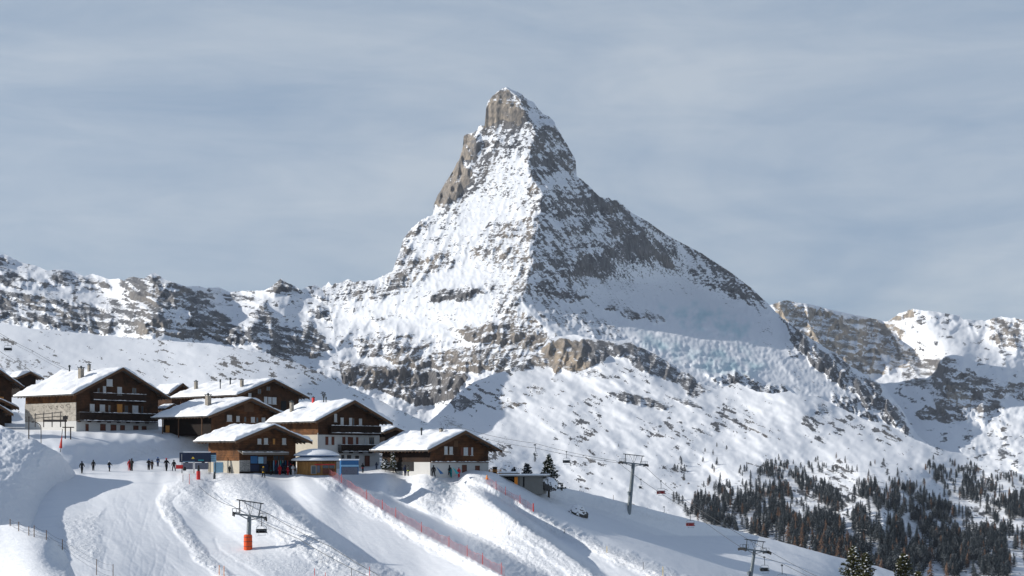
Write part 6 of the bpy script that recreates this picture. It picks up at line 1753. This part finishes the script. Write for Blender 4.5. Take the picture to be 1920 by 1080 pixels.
person(470.5, 887, 20, ('stand', 'fold'), 'black', 'black', 'yellow', -15, 'person in black with a yellow hat at the stone plinth of the lodge')
person(494, 895.5, 20, ('wide', 'down'), 'yellow', 'black', 'yellow', 170, 'person in bright yellow jacket and black trousers standing alone before the lodge')
person(489, 884.5, 17, ('stand', 'down'), 'navy', 'navy', 'navy', 20, 'person in navy in the shade of the lodge, just behind the one in yellow')
G = 'crowd in front of the lodge'
for x, y, h, po, j, t, ht, r, lb in (
        (513.5, 889, 19, ('stand', 'fold'), 'white', 'grey', 'blue', 30, 'person in white with a blue hat at the left end of the lodge crowd'),
        (518.5, 890, 20, ('stand', 'down'), 'navy', 'navy', 'navy', 190, 'person all in navy, second from the left in the lodge crowd'),
        (524.5, 890.5, 18, ('stand', 'down'), 'red', 'red', 'red', 0, 'person all in bright red, in the lodge crowd'),
        (530.5, 889, 20, ('wide', 'poles'), 'black', 'navy', 'navy', 200, 'broad person in black with legs apart, just right of the one all in red'),
        (535.5, 890, 18, ('walk', 'down'), 'maroon', 'black', 'black', 40, 'person in maroon walking, in the right half of the lodge crowd'),
        (540, 890.5, 16, ('stand', 'down'), 'pink', 'red', 'white', -20, 'person in pink jacket and white hat in the lodge crowd'),
        (545, 890.5, 20, ('stand', 'down'), 'black', 'black', 'red', 150, 'person in black with red hat near the right end of the lodge crowd'),
        (549.5, 890, 18, ('stand', 'fold'), 'orange', 'white', 'orange', 20, 'person in orange at the right end of the lodge crowd, next to the kiosk')):
    person(x, y, h, po, j, t, ht, r, lb, group=G)
person(648.5, 888.5, 15, ('stand', 'down'), 'navy', 'red', 'navy', 0, 'small person in navy and red in front of the pale blue container')
person(706, 880, 13, ('stand', 'down'), 'navy', 'navy', 'navy', 0, 'child in navy at the right foot of the tall white chalet')
person(744, 887, 20, ('walk', 'swing'), 'navy', 'black', 'white', -60, 'person in dark clothes walking down left of the pair with one in lime')
person(759.5, 892, 19, ('stand', 'down'), 'navy', 'navy', 'navy', 20, 'person in navy, left of the one in lime green')
person(766, 892, 19, ('stand', 'down'), 'lime', 'grey', 'black', 180, 'person in a lime green jacket before the rightmost chalet')
person(812.8, 894, 21, ('wide', 'down'), 'black', 'black', 'black', 190, 'stocky person in black with legs apart before the rightmost chalet')
person(829, 889, 14, ('stand', 'fold'), 'maroon', 'blue', 'brown', 0, 'small brown-hatted figure behind the ones in pink and black')
person(833.5, 890, 15, ('stand', 'down'), 'red', 'blue', 'pink', 20, 'small person in bright red and blue behind the tall one in teal')
person(842.5, 895.5, 23, ('wide', 'fold'), 'teal', 'black', 'black', 15, 'tall person in dark teal, biggest of the group before the rightmost chalet', extra='board')
person(860.5, 895, 18, ('stand', 'down'), 'blue', 'red', 'navy', -30, 'person in blue jacket and red trousers, rightmost before the rightmost chalet')
person(1053.5, 920, 12, ('stand', 'fold'), 'black', 'black', 'black', 0, 'lone small figure in black on the crest beside the snowy fir')
for x, y, h, po, j, t, ht, r, lb in (
        (205, 884, 19, ('walk', 'poles'), 'blue', 'black', 'white', 40, 'person in blue jacket striding alone between the two left groups'),
        (381, 880, 17, ('stand', 'down'), 'grey', 'black', 'red', 0, 'person in grey with a red hat under the picture panels of the navy board'),
        (508, 891, 17, ('stand', 'down'), 'teal', 'black', 'black', 10, 'person in teal at the far left end of the lodge crowd'),
        (527.5, 886.5, 17, ('stand', 'down'), 'blue', 'navy', 'white', 160, 'person in blue at the back of the lodge crowd'),
        (680, 886, 17, ('stand', 'fold'), 'red', 'black', 'black', 30, 'person in red jacket between the pale blue container and the dark child'),
        (822, 893, 18, ('stand', 'poles'), 'navy', 'grey', 'blue', -20, 'person in navy and grey between the stocky one in black and the one in pink')):
    person(x, y, h, po, j, t, ht, r, lb, group='skiers on the village plateau')
def awning(px, py, D, w, mat, label, flip=1):
    p = P(px, py, D)
    mb = MB(); mb.add([(0, 0, 1.3), (w * flip, 0, .2), (w * .6 * flip, -.9, .1), (w * flip, .9, .15), (0, .1, 1.25)], [(0, 2, 1), (0, 1, 3), (4, 3, 1), (4, 1, 2), (0, 4, 2), (0, 3, 4)])
    o = mb.build('tent', M[mat]); o.location = p; tagit(o, label, 'tent')
awning(818, 890, 252, 1.2, 'blue', 'small blue tent sheet behind the stocky person in black')
awning(848, 890, 252, 1.15, 'teal', 'small turquoise tent sheet right of the tall person in teal')
# ------------------------------------------------------------------ trees
def foliage(name, c1, c2, snow=0.0):
    m, n, l, b = new_mat(name)
    g = n.new('ShaderNodeNewGeometry').outputs['Position']
    t = nnoise(n, l, g, 0.6, 4, 0.7)
    c = nmix(n, l, nramp(n, l, t.outputs['Fac'], [(0.35, (0, 0, 0)), (0.65, (1, 1, 1))]).outputs['Color'], c1, c2)
    if snow:
        s = nnoise(n, l, g, 1.3, 3, 0.6)
        nz = n.new('ShaderNodeNewGeometry'); sp = n.new('ShaderNodeSeparateXYZ'); l.new(nz.outputs['True Normal'], sp.inputs[0])
        f = nmath(n, l, 'MULTIPLY', nramp(n, l, s.outputs['Fac'], [(0.56 - .1 * snow, (0, 0, 0)), (0.66 - .1 * snow, (1, 1, 1))]).outputs['Color'], nmath(n, l, 'ABSOLUTE', sp.outputs[2]))
        c = nmix(n, l, nmath(n, l, 'MULTIPLY', f, snow), c, (0.80, 0.83, 0.87))
    l.new(c, b.inputs['Base Color']); b.inputs['Roughness'].default_value = 0.8; b.inputs['Specular IOR Level'].default_value = 0.15
    return m
M['spruce'] = foliage('spruce_needles', (0.007, 0.013, 0.019), (0.017, 0.026, 0.032), 0.15)
M['pine_frost'] = foliage('frosted_pine', (0.012, 0.020, 0.026), (0.030, 0.038, 0.045), 0.35)
M['larch'] = foliage('bare_larch', (0.085, 0.052, 0.038), (0.19, 0.112, 0.072), 0.1)
M['fir_near'] = foliage('fir_needles', (0.014, 0.022, 0.014), (0.040, 0.050, 0.024), 0.0)
M['arolla'] = foliage('arolla_needles', (0.030, 0.036, 0.014), (0.11, 0.105, 0.040), 0.0)
M['bark'] = plain('bark', (0.06, 0.045, 0.035), 0.9, 0.4, 4)

def crown_mb(seed, h=10.0, w=2.0, tiers=11, pts=13, start=.08, airy=0.0, shape=1.0):
    r = random.Random(seed); mb = MB()
    for k in range(tiers):
        t = k / (tiers - 1)
        z = h * (start + (1 - start) * t ** .92)
        rr = w * (1 - t) ** (.75 * shape) * r.uniform(.82, 1.12) + .12
        if t < .12: rr *= .75 + t * 2
        ox, oy = r.uniform(-.08, .08) * w, r.uniform(-.08, .08) * w
        dz = h / tiers
        c = (ox, oy, z + dz * 1.15)
        base = len(mb.v)
        vs = [c]
        ph = r.random() * 6
        for i in range(pts):
            a = ph + 2 * math.pi * i / pts
            q = rr * r.uniform(.72, 1.18)
            vs.append((ox + math.cos(a) * q, oy + math.sin(a) * q, z - dz * r.uniform(.0, .5)))
            a2 = a + math.pi / pts
            q2 = rr * r.uniform(.35, .6)
            vs.append((ox + math.cos(a2) * q2, oy + math.sin(a2) * q2, z + dz * .35))
        n = pts * 2; fs = []
        for i in range(n):
            if airy and r.random() < airy: continue
            fs.append((0, 1 + i, 1 + (i + 1) % n))
        mb.add(vs, fs)
        # loose twigs sticking out
        for i in range(6):
            a = r.random() * 6.28; q = rr * r.uniform(.8, 1.25); zz = z + r.uniform(-.2, .5) * dz
            d = .28 * rr
            p0 = Vector((ox + math.cos(a) * q * .5, oy + math.sin(a) * q * .5, zz + .3)); p1 = Vector((ox + math.cos(a) * q, oy + math.sin(a) * q, zz))
            s_ = Vector((-math.sin(a), math.cos(a), 0)) * d * .5
            mb.add([p0 + s_, p0 - s_, p1 - s_ * .3, p1 + s_ * .3], [(0, 1, 2, 3)])
    return mb
protos = {}
def proto(kind):
    """a tree Empty > crown, trunk; meshes are shared by the copies"""
    out = []
    for i in range(4):
        if kind == 'spruce': mb = crown_mb(10 + i, 10, 2.2 + .2 * i, 12)
        elif kind == 'pine': mb = crown_mb(30 + i, 8.5, 2.6 + .2 * i, 9, start=.12, shape=.62)
        else: mb = crown_mb(50 + i, 9.5, 2.1, 11, airy=.28, start=.12, shape=.85)
        me = mb.build('crown', M[{'spruce': 'spruce', 'pine': 'pine_frost', 'larch': 'larch'}[kind]])
        tb = MB(); tb.bar((0, 0, -1), (0, 0, 8.6), .22, n=6, r2=.05, cap=False)
        for k in range(5): a = k * 2.4; z = 1.2 + k * 1.2; tb.bar((0, 0, z), (math.cos(a) * 1.1, math.sin(a) * 1.1, z + .3), .05, n=4, r2=.02, cap=False)
        tr_ = tb.build('trunk', M['bark'])
        out.append((me.data, tr_.data)); bpy.data.objects.remove(me); bpy.data.objects.remove(tr_)
    return out
KIND = {'spruce': proto('spruce'), 'pine': proto('pine'), 'larch': proto('larch')}
def tree(kind, loc, h, var, rz, label, group, lean=0.0):
    cm_, tm_ = KIND[kind][var % 4]
    nm = {'spruce': 'spruce_tree', 'pine': 'pine_tree', 'larch': 'larch_tree'}[kind]
    o = bpy.data.objects.new(nm, None); o.empty_display_size = .5; COL.objects.link(o)
    s = h / 10.0
    o.location = loc; o.rotation_euler = (0, 0, rz); o.scale = (s * rng.uniform(.85, 1.15), s * rng.uniform(.85, 1.15), s)
    c = bpy.data.objects.new('crown', cm_); COL.objects.link(c); c.parent = o
    t = bpy.data.objects.new('trunk', tm_); COL.objects.link(t); t.parent = o
    return tagit(o, label, 'tree', group)

rt = random.Random(4242)
FOREST = [
    [(1292, 968), (1312, 935), (1345, 912), (1400, 915), (1425, 905), (1436, 868), (1470, 872), (1520, 892), (1560, 912), (1580, 940), (1600, 975), (1625, 1000), (1650, 1010), (1660, 1085), (1560, 1085), (1470, 1022), (1400, 1002), (1340, 985)],
    [(1600, 935), (1625, 905), (1660, 905), (1720, 915), (1780, 945), (1850, 1000), (1888, 1015), (1888, 1085), (1650, 1085), (1625, 1040), (1600, 985)],
    [(1745, 868), (1790, 870), (1850, 890), (1925, 900), (1990, 930), (1990, 1040), (1925, 1030), (1890, 1000), (1850, 965), (1800, 935), (1760, 905), (1735, 880)],
]
SCAT = [(1275, 835), (1400, 848), (1560, 866), (1700, 862), (1925, 892), (1990, 930), (1990, 1090), (1500, 1090), (1290, 985), (1255, 930)]
GULLY = [[(1470, 905), (1500, 932), (1545, 958), (1590, 985), (1612, 1012), (1628, 1030)], [(1640, 955), (1690, 990), (1735, 1030), (1760, 1075)], [(1868, 965), (1905, 985), (1950, 1000)]]
cand = []
NT = 12500
cx0 = np.array([rt.uniform(1255, 1990) for _ in range(NT)]); cy0 = np.array([rt.uniform(838, 1088) for _ in range(NT)])
dens = np.zeros(NT)
wx0 = cx0 + 14 * fbm(cx0, cy0, 60, 3, .5, 950); wy0 = cy0 + 8 * fbm(cx0, cy0, 60, 3, .5, 951)
for pl in FOREST: dens = np.maximum(dens, area(wx0, wy0, pl, 6))
dens *= .12 + .88 * sstep(-.30, .12, fbm(cx0, cy0 * 1.3, 45, 3, .55, 952))
for gl in GULLY: dens *= sstep(6, 13, line_d(wx0, wy0, gl))
sc_ = area(cx0, cy0, SCAT, 15) * (0.012 + .10 * sstep(.15, .5, fbm(cx0, cy0 * 1.6, 60, 3, .5, 953)))
dens = np.maximum(dens * .80, sc_)
for i in range(NT):
    if rt.random() < dens[i]: cand.append((cx0[i], cy0[i]))
info = []
for x, y in cand:
    D = depth_at('snowfield_hills', x, y)
    edge = 1.0
    upper = max(0, min(1, (y - 850) / 150))
    info.append((D, x, y, (rt.uniform(7, 11) + upper * rt.uniform(3, 8))))
info.sort(key=lambda q: -q[3] / q[0])
top_info = info[:270]; rest = info[270:]
for D, x, y, h in top_info:
    k = rt.random()
    warm_zone = (y > 1000 and x < 1600) or (x > 1740 and y < 960)
    kind = 'larch' if k < (.30 if warm_zone else .08) else ('pine' if k < .62 else 'spruce')
    where = ('left stand of the forest' if x < 1480 else 'middle stand of the forest, left of its snowy gully' if x < 1600 else 'upper right band of the forest' if (y < 935 and x > 1730) else 'right-hand stand of the forest, right of the snowy gully' if x < 1760 else 'forest at the right edge')
    size = 'tall' if h / D > .0088 else 'small'
    lb = {'larch': size + ' bare brownish larch in the ', 'pine': size + ' frost-grey bushy pine in the ', 'spruce': size + ' dark narrow spruce in the '}[kind] + where
    tree(kind, P(x, y, D), h, rt.randrange(4), rt.random() * 6.28, lb, lb.replace('larch', 'larches').replace('pine', 'pines').replace('spruce', 'spruces'))
# the many smaller ones further up and between
V = []; FF = []; MI = []; off = 0; cache = {}
for D, x, y, h in rest:
    k = rt.random(); kind = 'larch' if k < .08 else ('pine' if k < .6 else 'spruce'); var = rt.randrange(4)
    if (kind, var) not in cache:
        m_ = KIND[kind][var][0]
        vv = np.array([v.co[:] for v in m_.vertices]); ff = [tuple(p.vertices) for p in m_.polygons]
        cache[(kind, var)] = (vv, ff)
    vv, ff = cache[(kind, var)]
    a = rt.random() * 6.28; s = h / 10
    R_ = np.array([[math.cos(a), -math.sin(a), 0], [math.sin(a), math.cos(a), 0], [0, 0, 1]])
    V.append((vv * s) @ R_.T + np.array(P(x, y, D))); FF += [tuple(q + off for q in f) for f in ff]; MI += [{'spruce': 0, 'pine': 1, 'larch': 2}[kind]] * len(ff); off += len(vv)
if V:
    me = bpy.data.meshes.new('distant_forest'); me.from_pydata(np.vstack(V).tolist(), [], FF)
    for m_ in ('spruce', 'pine_frost', 'larch'): me.materials.append(M[m_])
    me.polygons.foreach_set('material_index', MI)
    o = bpy.data.objects.new('distant_forest', me); COL.objects.link(o); tagit(o, 'mass of small distant conifers filling the upper parts of the forest on the right slope', 'forest', kind='stuff')
print('trees', len(info))
D_ = depth_at('ski_slope', 990, 911) - 3.5
# single trees one can point at
for x, y, hp, kind, lb in ((1003, 866, 15, 'spruce', 'tiny dark conifer far behind the fir, below the side-on chair'), (1160, 838, 6, 'spruce', 'tiny lone conifer high on the snowfield above the tall pylon'),
                           (1265, 884, 15, 'pine', 'dark pine, left of a small clump right of the tall pylon'), (1277, 882, 10, 'pine', 'small pine, right of a small clump right of the tall pylon'),
                           (1344, 838, 8, 'spruce', 'tiny dark conifer standing alone on the upper snowfield'), (1392, 893, 10, 'spruce', 'small lone conifer above the left end of the forest'),
                           (1683, 895, 17, 'spruce', 'lone narrow dark conifer on the snow above the middle of the forest'), (1522, 883, 15, 'spruce', 'dark conifer standing clear on the upper edge of the forest'),
                           (1070, 874, 8, 'pine', 'small grey bush-like pine on the snowfield right of the fir'), (1440, 868, 8, 'pine', 'small pine at the topmost tip of the forest')):
    p = ground('snowfield_hills', x, y); tree(kind, p, hp / F * p.y * 1.1, rt.randrange(4), rt.random() * 6, lb, None)
for i, (x, yb_, hp, lb) in enumerate(((1478, 1030, 52, 'reddish larch rising behind the snow crest, leftmost of the row of four'), (1503, 1036, 45, 'reddish larch behind the snow crest, second from the left of four'),
                          (1541, 1055, 52, 'brown larch behind the snow crest, third of the row of four'), (1572, 1062, 50, 'brown larch behind the snow crest, rightmost of four, left of the near pine'),
                          (1652, 1095, 48, 'small reddish larch seen between the two near pines'), (1745, 1110, 60, 'brown larch at the bottom edge just right of the near pines'), (1775, 1105, 52, 'brown larch at the bottom edge, furthest right of the reddish ones'))):
    p = ground('snowfield_hills', x, yb_); tree('larch', p, hp / F * p.y, i, i * 1.3, lb, 'larches behind the crest')

def near_tree(name, loc, h, w, seed, mat, label, snow=.3, style='fir'):
    r = random.Random(seed); root = empty(name, loc, 0, label, 'tree')
    tb = MB(); pts = [(0, 0, -1.5), (r.uniform(-.1, .1), 0, h * .4), (r.uniform(-.15, .15), .1, h * .75), (0, 0, h * .98)]
    for (a, b2, r1, r2) in zip(pts[:-1], pts[1:], (.26, .17, .1), (.17, .1, .03)): tb.bar(a, b2, r1 * h / 8, n=8, r2=r2 * h / 8)
    cr = MB(); sn = MB()
    nb = int(h * 11)
    for i in range(nb):
        t = (i + r.random()) / nb
        t = t ** .9
        z = h * (.06 + .92 * t)
        R = w * ((1 - t) ** (.8 if style == 'fir' else .55)) * r.uniform(.55, 1.12) + .15
        a = i * 2.399 + r.uniform(-.3, .3)
        d = Vector((math.cos(a), math.sin(a), 0))
        droop = r.uniform(-.28, .05) if style == 'fir' else r.uniform(-.15, .3)
        prev = Vector((0, 0, z))
        n = 5
        for k in range(1, n + 1):
            f = k / n
            q = Vector((0, 0, z)) + d * R * f + Vector((0, 0, R * droop * f * f + (.06 * R * (f ** 3)) * (1 if style == 'fir' else 3)))
            if k == n or k % 2: tb.bar(prev, q, .035 * (1.1 - f) + .01, n=3, r2=.02, cap=False)
            prev = q
        ncl = int(6 + R * 9)
        for k in range(ncl):
            f = r.uniform(.22, 1.02)
            side = Vector((-d.y, d.x, 0)) * r.uniform(-.34, .34) * R * (.35 + .5 * f) * (1.15 - f * .5)
            q = Vector((0, 0, z)) + d * R * f + Vector((0, 0, R * droop * f * f)) + side + Vector((0, 0, r.uniform(-.10, .10)))
            s = r.uniform(.10, .22)
            for j in range(5):
                v = Vector((r.gauss(0, 1), r.gauss(0, 1), r.gauss(0, .7))).normalized() * s * 1.5
                v2 = (v.cross(Vector((r.gauss(0, 1), r.gauss(0, 1), r.gauss(0, 1))))).normalized() * s * .42
                cr.add([q - v * .2 + v2, q - v * .2 - v2, q + v - v2 * .3, q + v + v2 * .3], [(0, 1, 2, 3)])
            if r.random() < snow * (0.5 + f * .6):
                ss = r.uniform(.10, .24)
                c = q + Vector((0, 0, s * .6)); m = 6
                ring = [c + Vector((math.cos(u * 2 * math.pi / m) * ss * r.uniform(.7, 1.2), math.sin(u * 2 * math.pi / m) * ss * r.uniform(.7, 1.2), -ss * .25)) for u in range(m)]
                topv = c + Vector((0, 0, ss * .45)); bt = c - Vector((0, 0, ss * .5))
                sn.add(ring + [topv, bt], [(u, (u + 1) % m, m) for u in range(m)] + [((u + 1) % m, u, m + 1) for u in range(m)])
    tb.build('trunk', M['bark'], root)
    cro = cr.build('crown', M[mat], root)
    if sn.v: sn.build('snow', M['snow'], cro, smooth=True)['kind'] = 'stuff'
    return root
near_tree('fir_tree', P(1029, 921, D_ + 5), 6.3, 2.6, 5, 'fir_near', 'snow-laden dark fir beside the concrete hut on the crest', .22)
near_tree('pine_tree', P(1600, 1135, 262), 10.2, 3.2, 9, 'arolla', 'snow-dusted olive pine at the bottom edge, left half of the near pair', .11, 'pine')
near_tree('pine_tree', P(1624, 1138, 260), 9.2, 2.7, 12, 'arolla', 'snow-dusted olive pine at the bottom edge, right half of the near pair', .11, 'pine')
near_tree('pine_tree', P(1694, 1145, 263), 9.8, 2.9, 15, 'arolla', 'snow-dusted pine standing alone at the bottom, right of the near pair', .12, 'pine')
near_tree('pine_tree', P(1722, 1140, 268), 6.4, 2.2, 18, 'arolla', 'low snow-dusted pine at the bottom edge, rightmost of the near pines', .14, 'pine')
near_tree('pine_tree', P(988, 906, D_ + 9), 3.4, 1.2, 21, 'pine_frost', 'small frosty grey pine behind the concrete hut roof, left of the fir', .1, 'pine')
near_tree('shrub', P(737, 880, 262), 3.2, .55, 24, 'arolla', 'thin snowy young tree with yellow leaves against the dark side of the rightmost chalet', .5)
near_tree('shrub', P(722, 880, 262), 1.7, .9, 27, 'fir_near', 'dark snowy bush beside the thin young tree, at the rightmost chalet', .35)
near_tree('shrub', P(963, 898, D_ + 12), 2.0, .7, 30, 'pine_frost', 'little dark bush behind the terrace snow', .1)

# ------------------------------------------------------------------ the air: a thin even haze
hz = MB(); hz.box(-4200, 4200, -60, 9500, -1500, 1900)
hm = bpy.data.materials.new('haze_air'); hm.use_nodes = True
hn, hl = hm.node_tree.nodes, hm.node_tree.links; hn.clear()
ho = hn.new('ShaderNodeOutputMaterial'); hv = hn.new('ShaderNodeVolumePrincipled')
hv.inputs['Color'].default_value = (0.80, 0.88, 1.0, 1); hv.inputs['Density'].default_value = 0.000019; hv.inputs['Anisotropy'].default_value = 0.2
hl.new(hv.outputs[0], ho.inputs['Volume'])
ho_ = hz.build('haze', hm); ho_['kind'] = 'stuff'; ho_['label'] = 'thin pale blue air between the village and the far mountains'
